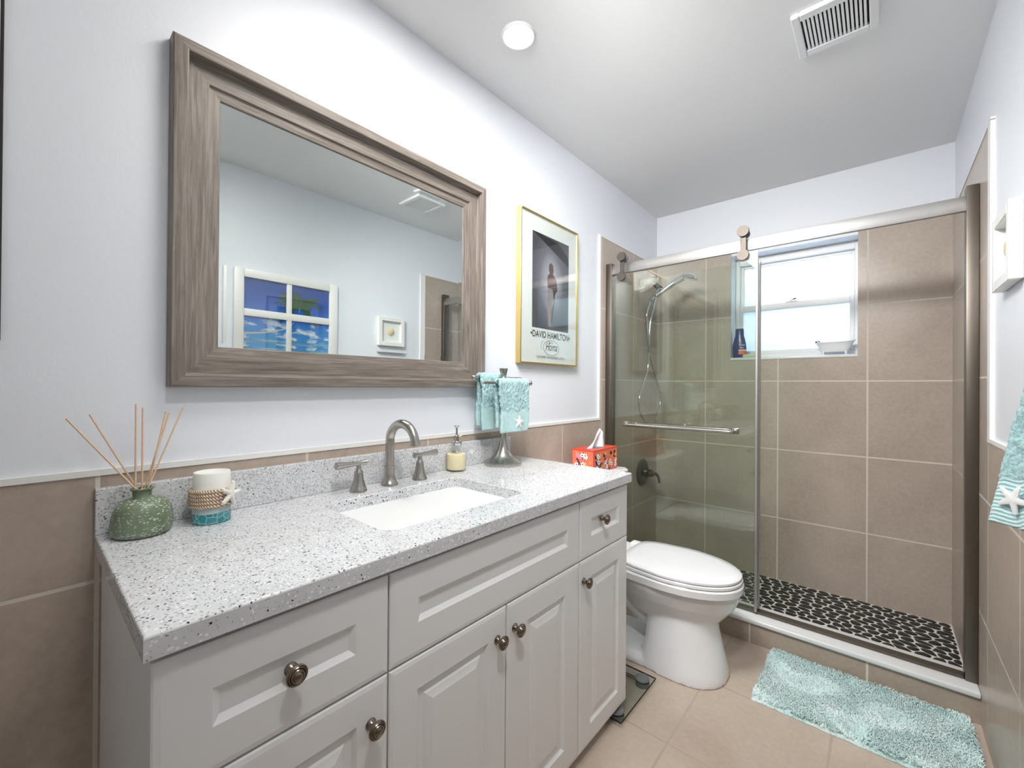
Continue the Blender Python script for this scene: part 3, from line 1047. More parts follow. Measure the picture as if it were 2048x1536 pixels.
tipsw = [(0.070, -0.045, 1.116), (0.055, -0.012, 1.122), (0.078, 0.055, 1.141), (0.070, 0.067, 1.133), (0.070, 0.1055, 1.123), (0.064, 0.1125, 1.120), (0.082, 0.133, 1.131)]
turn = [22, -28, 0, 0, 0, 40, -35]
for (a, b, lab), tip, tw in zip(tips, tipsw, turn):
    tip = Vector(tip)
    top = Vector((dx, dy, ZT + 0.094))
    d = (tip - top)
    off = Vector((d.x, d.y, 0))
    if off.length > 0.0105: off = off.normalized() * 0.0105
    off = Matrix.Rotation(R(tw), 3, 'Z') @ off
    mouth = top + off
    bot = mouth - (tip - mouth).normalized() * 0.012
    bm = BM(); tube(bm, [bot, tip], 0.0017, 10)
    tag(obj('diffuser_reed', bm, 'reed', None, True), lab, 'reed', 'rattan reeds in the diffuser')

# ---- candle
kx, ky = 0.088, 0.187
CN = thing('candle', (kx, ky, ZT), 'white pillar candle wrapped in rope with a starfish and aqua mosaic foot', 'candle')
SYC = 1.0
bm = BM(); lathe(bm, [(0.036, 0.030), (0.036, 0.110), (0.0345, 0.1135), (0.031, 0.114), (0.027, 0.110), (0.010, 0.108), (0.0, 0.108)], (kx, ky, ZT), 'z', 40)
obj('wax', bm, 'wax', CN, True)
bm = BM(); lathe(bm, [(0.0, 0.0), (0.0355, 0.0), (0.0372, 0.002), (0.0372, 0.0235), (0.0, 0.0236)], (kx, ky, ZT), 'z', 40)
obj('mosaic_foot', bm, 'mosaic', CN, True, 'aqua mosaic foot')
bm = BM(); lathe(bm, [(0.0, 0.0237), (0.0371, 0.0237), (0.0368, 0.038), (0.036, 0.040)], (kx, ky, ZT), 'z', 40)
obj('frosted_collar', bm, 'collar', CN, True, 'pale aqua frosted collar')
for i in range(5):
    zc = ZT + 0.041 + i * 0.0082
    bm = BM()
    NS, NT_ = 96, 10
    rings = []
    for s in range(NS):
        a = 2 * PI * s / NS
        ring = []
        for k in range(NT_):
            b = 2 * PI * k / NT_
            rr_ = 0.0044 * (1 + 0.16 * math.cos(2 * (b - a * 26)))
            rad = 0.0395 + rr_ * math.cos(b)
            ring.append(Vector((kx + rad * math.cos(a), ky + rad * math.sin(a), zc + rr_ * math.sin(b))))
        rings.append(ring)
    loft(bm, rings + [rings[0]], cap0=False, cap1=False)
    bmesh.ops.remove_doubles(bm, verts=bm.verts, dist=1e-6)
    obj('rope_turn', bm, 'rope', CN, True)
ang = math.atan2(0.55, 0.83)
c = Vector((kx + 0.046 * math.cos(ang), ky + 0.046 * math.sin(ang), ZT + 0.064))
obj('starfish', star_mesh(c, 0.030, (math.cos(ang), math.sin(ang), 0), 1.3, 0.007, 0.30), 'starfish', CN, True, 'small white starfish')

# ================================================================ MIRROR
MY0, MY1, MZ0, MZ1 = 0.117, 1.128, 1.1765, 1.984
MR = thing('wall_mirror', (0.0, (MY0 + MY1) / 2, MZ0), 'large mirror in a wide grey-brown wooden frame above the vanity', 'mirror')
# frame profile: (inset from outer edge, height off wall)
PRF = [(0.0, 0.001), (0.0, 0.034), (0.003, 0.039), (0.026, 0.042), (0.029, 0.041), (0.031, 0.019), (0.033, 0.0165), (0.066, 0.0175), (0.074, 0.0175), (0.0755, 0.0115), (0.078, 0.0110), (0.0975, 0.0095), (0.099, 0.0085), (0.0995, 0.006), (0.0995, 0.003)]
def rail_mesh(side):
    bm = BM()
    uv = bm.loops.layers.uv.verify()
    def pt(i, h, end):
        if side == 'b': return Vector((h, MY0 + i if end == 0 else MY1 - i, MZ0 + i))
        if side == 't': return Vector((h, MY0 + i if end == 0 else MY1 - i, MZ1 - i))
        if side == 'l': return Vector((h, MY0 + i, MZ0 + i if end == 0 else MZ1 - i))
        return Vector((h, MY1 - i, MZ0 + i if end == 0 else MZ1 - i))
    acc = 0
    ln = (MY1 - MY0) if side in 'bt' else (MZ1 - MZ0)
    o = {'b': 0.0, 't': 3.1, 'l': 6.3, 'r': 9.7}[side]
    for (i0, h0), (i1, h1) in zip(PRF, PRF[1:]):
        d = math.hypot(i1 - i0, h1 - h0)
        f = bm.faces.new([bm.verts.new(p) for p in (pt(i0, h0, 0), pt(i0, h0, 1), pt(i1, h1, 1), pt(i1, h1, 0))])
        for l, c_ in zip(f.loops, ((i0, acc), (ln - i0, acc), (ln - i1, acc + d), (i1, acc + d))):
            l[uv].uv = (c_[0] + o, c_[1] + o)
        acc += d
    bmesh.ops.remove_doubles(bm, verts=bm.verts, dist=1e-6)
    # close the back so that it has a body
    f0, f1 = PRF[0], PRF[-1]
    bm.faces.new([bm.verts.new(p) for p in (pt(*f0, 0), pt(f1[0], 0.001, 0), pt(f1[0], 0.001, 1), pt(*f0, 1))])
    return bm
for s in 'btlr':
    o = obj('frame_rail', rail_mesh(s), 'wood', MR)
bm = BM()
a = 0.0985
y0, y1, z0, z1 = MY0 + a, MY1 - a, MZ0 + a, MZ1 - a
loft(bm, [rect_ring(0.0012, y0, y1, z0, z1), rect_ring(0.0048, y0, y1, z0, z1), rect_ring(0.0045, y0 + .019, y1 - .019, z0 + .019, z1 - .019), rect_ring(0.0045, y0 + .02, y1 - .02, z0 + .02, z1 - .02)])
obj('mirror_glass', bm, 'mirror', MR)

# white slab at the left edge of the picture
LC = thing('wall_cabinet', (0.0, -0.35, 1.254), 'white slab-sided wall cabinet cut off by the left edge of the photo', 'cabinet')
bm = BM(); box(bm, 0.001, 0.014, -0.60, -0.128, 1.262, 2.10, 0.001, 1)
obj('back_panel', bm, 'darkgap', LC)
bm = BM(); box(bm, 0.014, 0.034, -0.60, -0.1325, 1.254, 2.10, 0.002, 2)
obj('door', bm, 'trim', LC)

# ================================================================ POSTER
PA = [Vector((0, 1.349, 1.997)), Vector((0, 1.828, 1.999)), Vector((0, 1.840, 1.294)), Vector((0, 1.371, 1.284))]
PY0, PY1, PZ0, PZ1 = 1.357, 1.832, 1.289, 1.996
PO = thing('framed_poster', (0.0, (PY0 + PY1) / 2, PZ0), 'tall white poster in a thin gold metal frame on the vanity wall', 'poster')
FD = 0.030
def miter_frame(y0, y1, z0, z1, w, xf, xb, bev=0.001):
    return [(y0, y0 + w, z0, z1), (y1 - w, y1, z0, z1), (y0 + w, y1 - w, z0, z0 + w), (y0 + w, y1 - w, z1 - w, z1)]
for (a0, a1, b0, b1) in miter_frame(PY0, PY1, PZ0, PZ1, 0.007, 0, 0):
    bm = BM(); box(bm, 0.001, FD, a0, a1, b0, b1, 0.0012, 1)
    obj('frame_rail', bm, 'gold', PO)
bm = BM(); box(bm, 0.002, 0.022, PY0 + .007, PY1 - .007, PZ0 + .007, PZ1 - .007)
obj('paper', bm, 'mat', PO)
IY0, IY1, IZ0, IZ1 = 1.450, 1.753, 1.460, 1.912
bm = BM(); quad_uv(bm, [(0.0222, IY0, IZ0), (0.0222, IY1, IZ0), (0.0222, IY1, IZ1), (0.0222, IY0, IZ1)], [(0, 0), (1, 0), (1, 1), (0, 1)])
PH = obj('photograph', bm, 'photo', PO, label='grey photographic print')
# generic dark upright draped form and arch shade in the print
def flat(pts, x):
    bm = BM()
    f = bm.faces.new([bm.verts.new((x, p, q)) for p, q in pts])
    bmesh.ops.triangulate(bm, faces=[f])
    return bm
cy = 1.592
arch = [(IY0, IZ1), (IY0, 1.80)]
for k in range(0, 13):
    a_ = PI - PI * k / 12
    arch.append((1.6015 + 0.150 * math.cos(a_), 1.80 + 0.105 * math.sin(a_)))
arch += [(IY1, 1.80), (IY1, IZ1)]
obj('arch_shape', flat(arch, 0.0224), 'arch', PH)
obj('dark_shape', flat([(cy - .012, 1.775), (cy + .004, 1.79), (cy + .022, 1.782), (cy + .028, 1.755), (cy + .022, 1.735), (cy + .052, 1.715), (cy + .062, 1.660), (cy + .042, 1.640), (cy + .030, 1.655), (cy + .034, 1.60), (cy + .02, 1.500), (cy + .002, 1.485), (cy - .012, 1.52), (cy - .022, 1.60), (cy - .02, 1.66), (cy - .026, 1.70), (cy - .02, 1.725), (cy - .004, 1.735), (cy - .012, 1.75)], 0.0226), 'figure', PH)
obj('pale_shape', flat([(cy - .018, 1.665), (cy + .02, 1.660), (cy + .032, 1.60), (cy + .012, 1.560), (cy + .006, 1.50), (cy + .012, 1.475), (cy - .016, 1.478), (cy - .02, 1.54), (cy - .026, 1.60)], 0.0228), 'drape', PH)

def text(name, body, loc, size, parent, mat, sx=1.0, rot=(PI / 2, 0, PI / 2), align='CENTER', shear=0.0, offset=0.0, ext=0.0):
    cu = bpy.data.curves.new(name, 'FONT')
    cu.body = body
    cu.size = size
    cu.align_x = align
    cu.shear = shear
    cu.offset = offset
    cu.extrude = ext
    cu.materials.append(M[mat])
    tmp = bpy.data.objects.new(name, cu)
    me = bpy.data.meshes.new_from_object(tmp)
    bpy.data.objects.remove(tmp)
    bpy.data.curves.remove(cu)
    me.name = name
    if not me.materials:
        me.materials.append(M[mat])
    o = bpy.data.objects.new(name, me)
    o.location = Vector(loc) - world_loc(parent)
    o.rotation_euler = rot
    o.scale = (sx, 1, 1)
    link(o, parent)
    return o
text('lettering', '\u2022DAVID HAMILTON\u2022', (0.0226, 1.604, 1.417), 0.044, PO, 'ink', 0.82, offset=0.0007)
text('lettering', 'Homa', (0.0226, 1.604, 1.358), 0.056, PO, 'ink', 0.72, shear=0.4, offset=0.0002)
text('lettering', 'galerie', (0.0226, 1.600, 1.392), 0.015, PO, 'inkgrey', 0.9, shear=0.4)
text('lettering', '\u2022 D\u00c9CEMBRE 1984 RESIDENCE H\u00d4TEL \u2022', (0.0226, 1.604, 1.318), 0.0165, PO, 'ink', 0.86)
bm = BM()
ring = [(0.0227, 1.604 + 0.066 * math.cos(2 * PI * k / 48), 1.372 + 0.036 * math.sin(2 * PI * k / 48)) for k in range(-17, 32)]
tube(bm, ring, 0.0009, 6)
tube(bm, [(0.0227, 1.604 - 0.066 + 0.018 * math.cos(a_), 1.372 + 0.03 * math.sin(a_)) for a_ in [R(95 + 12 * k) for k in range(10)]], 0.0009, 6)
obj('oval_flourish', bm, 'inkgrey', PO)
bm = BM(); box(bm, 0.0245, 0.0265, PY0 + .0065, PY1 - .0065, PZ0 + .0065, PZ1 - .0065)
obj('glass', bm, 'pictureglass', PO)

# ================================================================ RIGHT WALL PIECES
AY0, AY1, AZ0, AZ1 = 0.675, 1.278, 1.35, 1.846
AR = thing('window_frame_picture', (RW, (AY0 + AY1) / 2, AZ0), 'beach palm picture in a white four-pane window frame, seen in the mirror', 'picture')
XF = RW - 0.022
bm = BM()
for a0, a1, b0, b1 in ((AY0, AY0 + .05, AZ0, AZ1), (AY1 - .055, AY1, AZ0, AZ1), (AY0 + .05, AY1 - .055, AZ1 - .048, AZ1), (AY0 + .05, AY1 - .055, AZ0, AZ0 + .05)):
    box(bm, XF, RW - .001, a0, a1, b0, b1, 0.004, 2)
obj('frame', bm, 'trim', AR, True)
ym = 0.972
bm = BM(); box(bm, XF + .0035, RW - .001, ym - .015, ym + .015, AZ0 + .05, AZ1 - .048, 0.003, 2)
obj('muntin', bm, 'trim', AR, True)
for zc in (1.597,):
    bm = BM(); box(bm, XF + .002, RW - .001, AY0 + .05, AY1 - .055, zc - .021, zc + .021, 0.003, 2)
    obj('muntin', bm, 'trim', AR, True)
bm = BM(); quad_uv(bm, [(RW - .0075, AY0 + .045, AZ0 + .045), (RW - .0075, AY1 - .05, AZ0 + .045), (RW - .0075, AY1 - .05, AZ1 - .044), (RW - .0075, AY0 + .045, AZ1 - .044)], [(0, 0), (1, 0), (1, 1), (0, 1)])
PIC = obj('beach_print', bm, 'beach', AR, label='blue sky and sea print')
def frond_mesh():
    bm = BM()
    rnd = random.Random(5)
    cyy, czz = 1.035, 1.665
    xx = RW - .0078
    for k in range(30):
        a_ = R(rnd.uniform(-40, 220)); L_ = rnd.uniform(0.06, 0.15)
        mid = (cyy + L_ * .55 * math.cos(a_), czz + L_ * .55 * math.sin(a_) + 0.014)
        end = (cyy + L_ * math.cos(a_), czz + L_ * math.sin(a_) - 0.022)
        sp = smooth_path([(xx, cyy, czz), (xx, *mid), (xx, *end)], 7)
        for q in range(1, len(sp)):
            p, pr = sp[q], sp[q - 1]
            w_ = 0.018 * (1 - abs(q / len(sp) - 0.5) * 1.2)
            dd = (p - pr).normalized()
            nn = Vector((0, -dd.z, dd.y))
            for sgn in (-1, 1):
                tip_ = p + nn * sgn * w_ + dd * 0.006 + Vector((0, 0, -0.006))
                bm.faces.new([bm.verts.new(v) for v in (pr, p, tip_)])
        xx -= 0.000012
    return bm
obj('palm_fronds', frond_mesh(), 'frond', PIC)
bm = BM(); 
sp = smooth_path([(RW - .0077, 0.72, 1.475), (RW - .0077, 0.86, 1.495), (RW - .0077, 0.97, 1.535), (RW - .0077, 1.025, 1.61), (RW - .0077, 1.035, 1.665)], 6)
loft(bm, [[p + Vector((0, 0, -.005)), p + Vector((0, 0.003, .005))] for p in sp], closed=False, cap0=False, cap1=False)
obj('palm_trunk', bm, 'trunk', PIC)
bm = BM(); box(bm, RW - .0095, RW - .0088, AY0 + .045, AY1 - .05, AZ0 + .045, AZ1 - .044)
obj('glass', bm, 'pictureglass', AR)

def shadow_box(y0, y1, z0, z1, label):
    t = thing('shadow_box', (RW, (y0 + y1) / 2, z0), label, 'shadow box')
    xf, w = RW - 0.028, 0.030
    bm = BM()
    for a0, a1, b0, b1 in miter_frame(y0, y1, z0, z1, w, 0, 0):
        box(bm, xf, RW - .001, a0, a1, b0, b1, 0.002, 1)
    obj('frame', bm, 'trim', t)
    bm = BM(); box(bm, RW - .006, RW - .002, y0 + w - .002, y1 - w + .002, z0 + w - .002, z1 - w + .002)
    obj('backing', bm, 'mat', t)
    cy_, cz_ = (y0 + y1) / 2, (z0 + z1) / 2
    bm = BM()
    pts = []
    N_ = 15
    rings = []
    for s_, h_ in ((1.0, 0.0), (0.92, 0.005), (0.65, 0.011), (0.3, 0.013)):
        ring_ = []
        for k in range(60):
            a_ = 2 * PI * k / 60
            rad = 0.029 * (1 + 0.05 * math.cos(N_ * a_)) * (1.0 if math.sin(a_) > -0.3 else 0.9)
            ring_.append(Vector((RW - .006 - h_ * (1 + 0.06 * math.cos(N_ * a_)), cy_ + s_ * rad * math.cos(a_), cz_ + s_ * rad * math.sin(a_) * 1.05)))
        rings.append(ring_)
    loft(bm, rings)
    obj('seashell', bm, 'shell', t, True, 'cream seashell')
shadow_box(1.583, 1.803, 1.472, 1.684, 'white box frame with a seashell on the right wall')

# towel on the right wall, hung from a ring
TR = thing('towel_ring', (RW, 1.14, 1.28), 'nickel towel ring on the right wall, just out of the photo', 'towel ring')
bm = BM(); lathe(bm, [(0.026, 0.0), (0.026, 0.006), (0.012, 0.010), (0.010, 0.040), (0.012, 0.048), (0.0, 0.050)], (RW - .0005, 1.14, 1.321), '-x', 28)
obj('mount', bm, 'nickel', TR, True)
bm = BM(); tube(bm, [(RW - .046, 1.14 + 0.048 * math.sin(a_), 1.283 + 0.048 * math.cos(a_)) for a_ in [2 * PI * k / 40 for k in range(41)]], 0.005, 10, caps=False)
obj('ring', bm, 'nickel', TR, True)
def ring_towel():
    """hangs through the ring, its face turned towards the vanity end of the room."""
    bm = BM()
    nrm = Vector((-0.80, -0.60, 0))
    ztop, zbot, zborder = 1.236, 0.918, 1.012
    nf, ng = 64, 34
    def point(f, g, back):
        z = ztop + (zbot - ztop) * f
        lx = 1.426 + 0.181 * (z - 0.925)
        L_, R_ = Vector((lx, 1.172 + 0.028 * min(1, f * 2.5), z)), Vector((1.492 + 0.014 * f, 1.112 - 0.026 * f, z))
        p = L_.lerp(R_, g)
        k = 1.0 if z > zborder else 0.25
        d = noise.noise(Vector((p.y * 150 + g * 9, z * 150, 3 + back))) * 0.0055 * k + noise.noise(Vector((p.y * 400, z * 400, 9))) * 0.003 * k
        d += 0.006 * math.sin(g * 12 + 1) * (1 - 0.5 * f)
        if z > zborder: d += 0.003
        roll = math.sqrt(max(0.0, 1 - max(0, 1 - f / 0.05) ** 2)) if f < 0.05 else 1
        off = 0.012 * roll
        return p + nrm * (d + off) if not back else p + nrm * (-off - 0.3 * d)
    rows = [[bm.verts.new(point(1 - i / nf, j / ng, False)) for j in range(ng + 1)] for i in range(nf + 1)]
    rows += [[bm.verts.new(point(i / nf, j / ng, True)) for j in range(ng + 1)] for i in range(1, int(nf * 0.93))]
    for a_, b_ in zip(rows, rows[1:]):
        for j in range(ng):
            f = bm.faces.new((a_[j], a_[j + 1], b_[j + 1], b_[j]))
            if a_[j].co.z < zborder: f.material_index = 1
    return bm
tr = towel('hand_towel', ring_towel(), 'aqua hand towel with white starfish hanging at the right edge of the photo', 'aqua hand towels')
obj('starfish_embroidery', star_mesh((1.4415, 1.1575, 0.972), 0.030, (-0.80, -0.60, 0), 1.15, 0.004, 0.36), 'stitch', tr, True, 'white starfish embroidery')

# ================================================================ TOILET
TO = thing('toilet', (0.42, 1.772, 0.0), 'white two-piece toilet with closed lid between vanity and shower', 'toilet')
TY = 1.772
def egg(xb, xf, hw, z, n=44, back=0.75, pb=2.6, pf=2.1, xc=None):
    """outline: squarish back, rounded long front."""
    xc = xc if xc is not None else xb + (xf - xb) * 0.42
    pts = []
    for k in range(n):
        a_ = 2 * PI * k / n
        cc, ss = math.cos(a_), math.sin(a_)
        if cc >= 0:
            e_ = 2 / pf; x = xc + (xf - xc) * abs(cc) ** e_; y = hw * math.copysign(abs(ss) ** e_, ss)
        else:
            e_ = 2 / pb; x = xc - (xc - xb) * abs(cc) ** e_; y = hw * math.copysign(abs(ss) ** e_, ss) 
            y *= 1 - (1 - back) * ((xc - x) / (xc - xb)) ** 1.5
        pts.append(Vector((x, TY + y, z)))
    return pts
bm = BM()
# bowl
loft(bm, [egg(0.36, 0.735, 0.100, 0.205), egg(0.34, 0.770, 0.122, 0.245), egg(0.32, 0.806, 0.150, 0.290), egg(0.30, 0.826, 0.168, 0.335), egg(0.285, 0.828, 0.172, 0.365), egg(0.28, 0.829, 0.173, 0.372), egg(0.275, 0.829, 0.173, 0.394)])
# front pedestal
loft(bm, [egg(0.455, 0.787, 0.152, 0.0, pb=5, pf=2.4, back=0.95, xc=0.60), egg(0.458, 0.783, 0.149, 0.03, pb=5, pf=2.4, back=0.95, xc=0.60), egg(0.470, 0.765, 0.132, 0.12, pb=4, back=0.95, xc=0.60), egg(0.46, 0.750, 0.118, 0.19, pb=3, back=0.95, xc=0.60), egg(0.42, 0.750, 0.112, 0.235, xc=0.58)])
# foot running back
loft(bm, [egg(0.16, 0.70, 0.150, 0.0, pb=6, back=0.95), egg(0.16, 0.70, 0.148, 0.022, pb=6, back=0.95), egg(0.17, 0.68, 0.128, 0.045, pb=6, back=0.95)])
# trapway
tube(bm, smooth_path([(0.50, TY, 0.16), (0.43, TY, 0.205), (0.37, TY, 0.235), (0.30, TY, 0.21), (0.25, TY, 0.14), (0.23, TY, 0.03)], 5), 0.075, 20)
# deck under the tank
loft(bm, [egg(0.05, 0.38, 0.10, 0.26, pb=6, back=0.95), egg(0.03, 0.42, 0.15, 0.34, pb=6, back=0.95), egg(0.025, 0.44, 0.168, 0.398, pb=6, back=0.95)])
bowl = obj('bowl', bm, 'ceramic', TO, 'all')
md = bowl.modifiers.new('weld', 'REMESH'); md.mode = 'VOXEL'; md.voxel_size = 0.0065; md.use_smooth_shade = True
md = bowl.modifiers.new('soften', 'SMOOTH'); md.factor = 0.5; md.iterations = 7
bm = BM()
loft(bm, [egg(0.300, 0.828, 0.173, 0.3605, back=0.85, pb=5, xc=0.57), egg(0.298, 0.838, 0.183, 0.366, back=0.85, pb=5, xc=0.57), egg(0.298, 0.840, 0.185, 0.392, back=0.85, pb=5, xc=0.57), egg(0.302, 0.835, 0.180, 0.3975, back=0.85, pb=5, xc=0.57)])
obj('bowl_rim', bm, 'ceramic', TO, True)
bm = BM()
loft(bm, [egg(0.362, 0.832, 0.178, 0.3985, back=0.82, pb=6, pf=2.1, xc=0.57), egg(0.360, 0.836, 0.182, 0.402, back=0.82, pb=6, xc=0.57), egg(0.360, 0.836, 0.182, 0.411, back=0.82, pb=6, xc=0.57), egg(0.363, 0.832, 0.179, 0.4145, back=0.82, pb=6, xc=0.57)])
obj('seat', bm, 'ceramic', TO, True)
bm = BM()
loft(bm, [egg(0.362, 0.829, 0.177, 0.4155, back=0.82, pb=6, xc=0.57), egg(0.360, 0.833, 0.181, 0.419, back=0.82, pb=6, xc=0.57), egg(0.360, 0.833, 0.181, 0.4265, back=0.82, pb=6, xc=0.57), egg(0.366, 0.827, 0.175, 0.4315, back=0.82, pb=6, xc=0.57), egg(0.40, 0.79, 0.14, 0.4345, back=0.82, pb=6, xc=0.57), egg(0.50, 0.66, 0.06, 0.4355, back=0.9, pb=6, xc=0.57)])
obj('lid', bm, 'ceramic', TO, True)
for s_ in (-1, 1):
    bm = BM(); box(bm, 0.325, 0.372, TY + s_ * 0.10 - 0.022, TY + s_ * 0.10 + 0.022, 0.399, 0.428, 0.007, 3)
    obj('hinge', bm, 'plastic', TO, True)
def rrect3(x0, x1, y0, y1, z, r, n=5):
    return [Vector((x, y, z)) for x, y in rounded_rect(x0, x1, y0, y1, r, n)]
bm = BM()
loft(bm, [rrect3(0.03, 0.200, TY - .195, TY + .195, 0.4, 0.035), rrect3(0.025, 0.208, TY - .205, TY + .205, 0.42, 0.035), rrect3(0.02, 0.232, TY - .222, TY + .222, 0.722, 0.035)])
obj('tank', bm, 'ceramic', TO, True)
bm = BM()
loft(bm, [rrect3(0.018, 0.238, TY - .226, TY + .226, 0.722, 0.035), rrect3(0.012, 0.250, TY - .236, TY + .236, 0.728, 0.04), rrect3(0.012, 0.252, TY - .237, TY + .237, 0.748, 0.04), rrect3(0.016, 0.246, TY - .231, TY + .231, 0.756, 0.04), rrect3(0.04, 0.22, TY - .20, TY + .20, 0.758, 0.04)])
obj('tank_lid', bm, 'ceramic', TO, True)
bm = BM(); sphere(bm, (0.30, TY - 0.150, 0.03), 0.016, 16, (1, 1, 0.8))
obj('bolt_cap', bm, 'plastic', TO, True)
bm = BM(); lathe(bm, [(0.013, 0), (0.013, 0.006), (0.007, 0.010), (0.007, 0.018), (0.0, 0.019)], (0.226, TY - 0.17, 0.66), 'x', 20)
tube(bm, [(0.242, TY - 0.17, 0.66), (0.244, TY - 0.13, 0.655), (0.244, TY - 0.10, 0.652)], [0.006, 0.006, 0.008], 12)
obj('flush_lever', bm, 'chrome', TO, True)

# ---- tissue box on the tank
bx0, bx1, by0, by1, bz0, bz1 = 0.075, 0.199, 1.716, 1.958, 0.759, 0.872
TB_ = thing('tissue_box', ((bx0 + bx1) / 2, (by0 + by1) / 2, bz0), 'red-orange floral tissue box on the toilet tank lid', 'tissue box')
bm = BM(); box(bm, bx0, bx1, by0, by1, bz0, bz1, 0.0015, 1)
CTB = obj('carton', bm, 'red', TB_)
bm = BM(); 
loft(bm, [[Vector((0.137 + 0.034 * s_ * math.cos(2 * PI * k / 40), 1.837 + 0.088 * s_ * math.sin(2 * PI * k / 40), bz1 + 0.0004 + h)) for k in range(40)] for s_, h in ((1, 0), (0.6, 0.0001))])
obj('opening', bm, 'inkgrey', TB_)
def print_faces():
    bm = BM()
    rnd = random.Random(11)
    # (material index) 0 salmon 1 navy 2 yellow 3 pink 4 white 5 black
    def place(face, u, v, lay):
        e_ = 0.0004 + lay * 0.00012
        if face == 'x': return Vector((bx1 + e_, by0 + u, bz0 + v))
        return Vector((bx0 + u, by0 - e_, bz0 + v))
    def poly(face, pts, lay, mi):
        f = bm.faces.new([bm.verts.new(place(face, a_, b_, lay)) for a_, b_ in pts])
        f.material_index = mi
    def ell(face, u, v, ru, rv, rot, lay, mi, n_=18):
        poly(face, [(u + ru * math.cos(t_) * math.cos(rot) - rv * math.sin(t_) * math.sin(rot), v + ru * math.cos(t_) * math.sin(rot) + rv * math.sin(t_) * math.cos(rot)) for t_ in [2 * PI * k / n_ for k in range(n_)]], lay, mi)
    for face, uw in (('x', by1 - by0), ('y', bx1 - bx0)):
        poly(face, [(.004, .004), (uw - .004, .004), (uw - .004, .106), (.004, .106)], 0, 0)
        L_ = [1]
        def nl():
            L_[0] += 1
            return L_[0]
        k_ = 2 if face == 'x' else 1
        for q in range(14 * k_):
            ell(face, rnd.uniform(.022, uw - .022), rnd.uniform(.02, .09), rnd.uniform(.009, .018), rnd.uniform(.006, .009), rnd.uniform(0, PI), nl(), rnd.choice([1, 2, 3, 2, 5, 3]))
        for q in range(2 * k_):
            u0, v0 = rnd.uniform(.02, uw - .06), rnd.uniform(.02, .06)
            lay = nl()
            pts = [(u0 + .045 * s_, v0 + .02 * math.sin(s_ * 5 + q)) for s_ in [k / 8 for k in range(9)]]
            for (a0, b0), (a1, b1) in zip(pts, pts[1:]):
                poly(face, [(a0, b0), (a1, b1), (a1, b1 + .008), (a0, b0 + .008)], lay, [3, 1][q % 2])
        for q in range(5 * k_):
            u, v = rnd.uniform(.02, uw - .02), rnd.uniform(.022, .088)
            lay = nl()
            for k in range(5):
                a_ = 2 * PI * k / 5 + q
                ell(face, u + .0075 * math.cos(a_), v + .0075 * math.sin(a_), .0052, .0042, a_, lay + 0.1 * k, 4, 10)
            ell(face, u, v, .0035, .0035, 0, nl(), 5, 10)
        for q in range(10 * k_):
            ell(face, rnd.uniform(.01, uw - .01), rnd.uniform(.012, .1), .0032, .0032, 0, nl(), rnd.choice([1, 5, 4, 2]), 10)
    return bm
obj('printed_flowers', print_faces(), ['salmon', 'inkblue', 'yellow', 'pink', 'white', 'ink'], CTB, label='floral print')
bm = BM()
rows = []
for i in range(15):
    f = i / 14
    row = []
    for j in range(25):
        g = j / 24
        w_ = (0.070 * (1 - f) ** 0.85 + 0.008)
        y = 1.828 + (g - 0.5) * 2 * w_ + 0.055 * f + 0.004 * math.sin(f * 5)
        x = 0.137 + 0.016 * math.sin(g * 9 + f * 2.0) * (1 - 0.6 * f) + 0.01 * (g - 0.5) + 0.012 * f
        z = bz1 - 0.006 + 0.088 * f + 0.012 * math.sin(g * 6) * f
        row.append(bm.verts.new((x, y, z)))
    rows.append(row)
for i in range(14):
    for j in range(24):
        bm.faces.new((rows[i][j], rows[i][j + 1], rows[i + 1][j + 1], rows[i + 1][j]))
ts = obj('tissue', bm, 'tissue', TB_, 'all', 'white tissue')
md = ts.modifiers.new('thickness', 'SOLIDIFY'); md.thickness = 0.0012

# ---- glass bathroom scale, slid partly under the vanity
gx0, gx1, gy0, gy1 = 0.27, 0.572, 1.267, 1.566
SC = thing('bathroom_scale', ((gx0 + gx1) / 2, (gy0 + gy1) / 2, 0.0), 'clear glass bathroom scale on the floor between vanity and toilet', 'bathroom scale')
bm = BM(); box(bm, gx0, gx1, gy0, gy1, 0.016, 0.023, 0.001, 1)
obj('glass_platform', bm, 'scaleglass', SC)
bm = BM()
for a_ in ((gx1 + .0002, gx1 + .0012, gy0, gy1), (gx0, gx1, gy0 - .0012, gy0 - .0002), (gx0, gx1, gy1 + .0002, gy1 + .0012)):
    box(bm, a_[0], a_[1], a_[2], a_[3], 0.0163, 0.0227)
obj('edge_band', bm, 'darkgap', SC, label='dark glass edge')
for qx in (gx0 + .035, gx1 - .037):
    for qy in (gy0 + .040, gy1 - .042):
        bm = BM(); lathe(bm, [(0.026, 0.0), (0.026, 0.016), (0.024, 0.0162)], (qx, qy, 0.0), 'z', 28)
        lathe(bm, [(0.027, 0.0231), (0.028, 0.026), (0.026, 0.030), (0.018, 0.032), (0.0, 0.0325)], (qx, qy, 0.0), 'z', 28)
        obj('foot', bm, 'rubber', SC, True)
bm = BM()
tube(bm, [(gx0 + .05, gy1 - .036, 0.013), (gx1 - .05, gy1 - .036, 0.013)], 0.0024, 8); tube(bm, [(gx0 + .05, gy1 - .048, 0.013), (gx1 - .05, gy1 - .048, 0.013)], 0.0024, 8)
obj('sensor_wire', bm, 'darkgap', SC)
bm = BM()
qx, qy = 0.50, 1.425
tube(bm, [(qx + .014 * math.cos(a_), qy + .018 * math.sin(a_), 0.0236) for a_ in [R(20 + 14 * k) for k in range(23)]], 0.0007, 6)
tube(bm, [(qx - .02, qy + .03, 0.0236), (qx, qy, 0.0236), (qx + .006, qy - .006, 0.0236)], 0.0007, 6)
obj('printed_mark', bm, 'ink', SC)

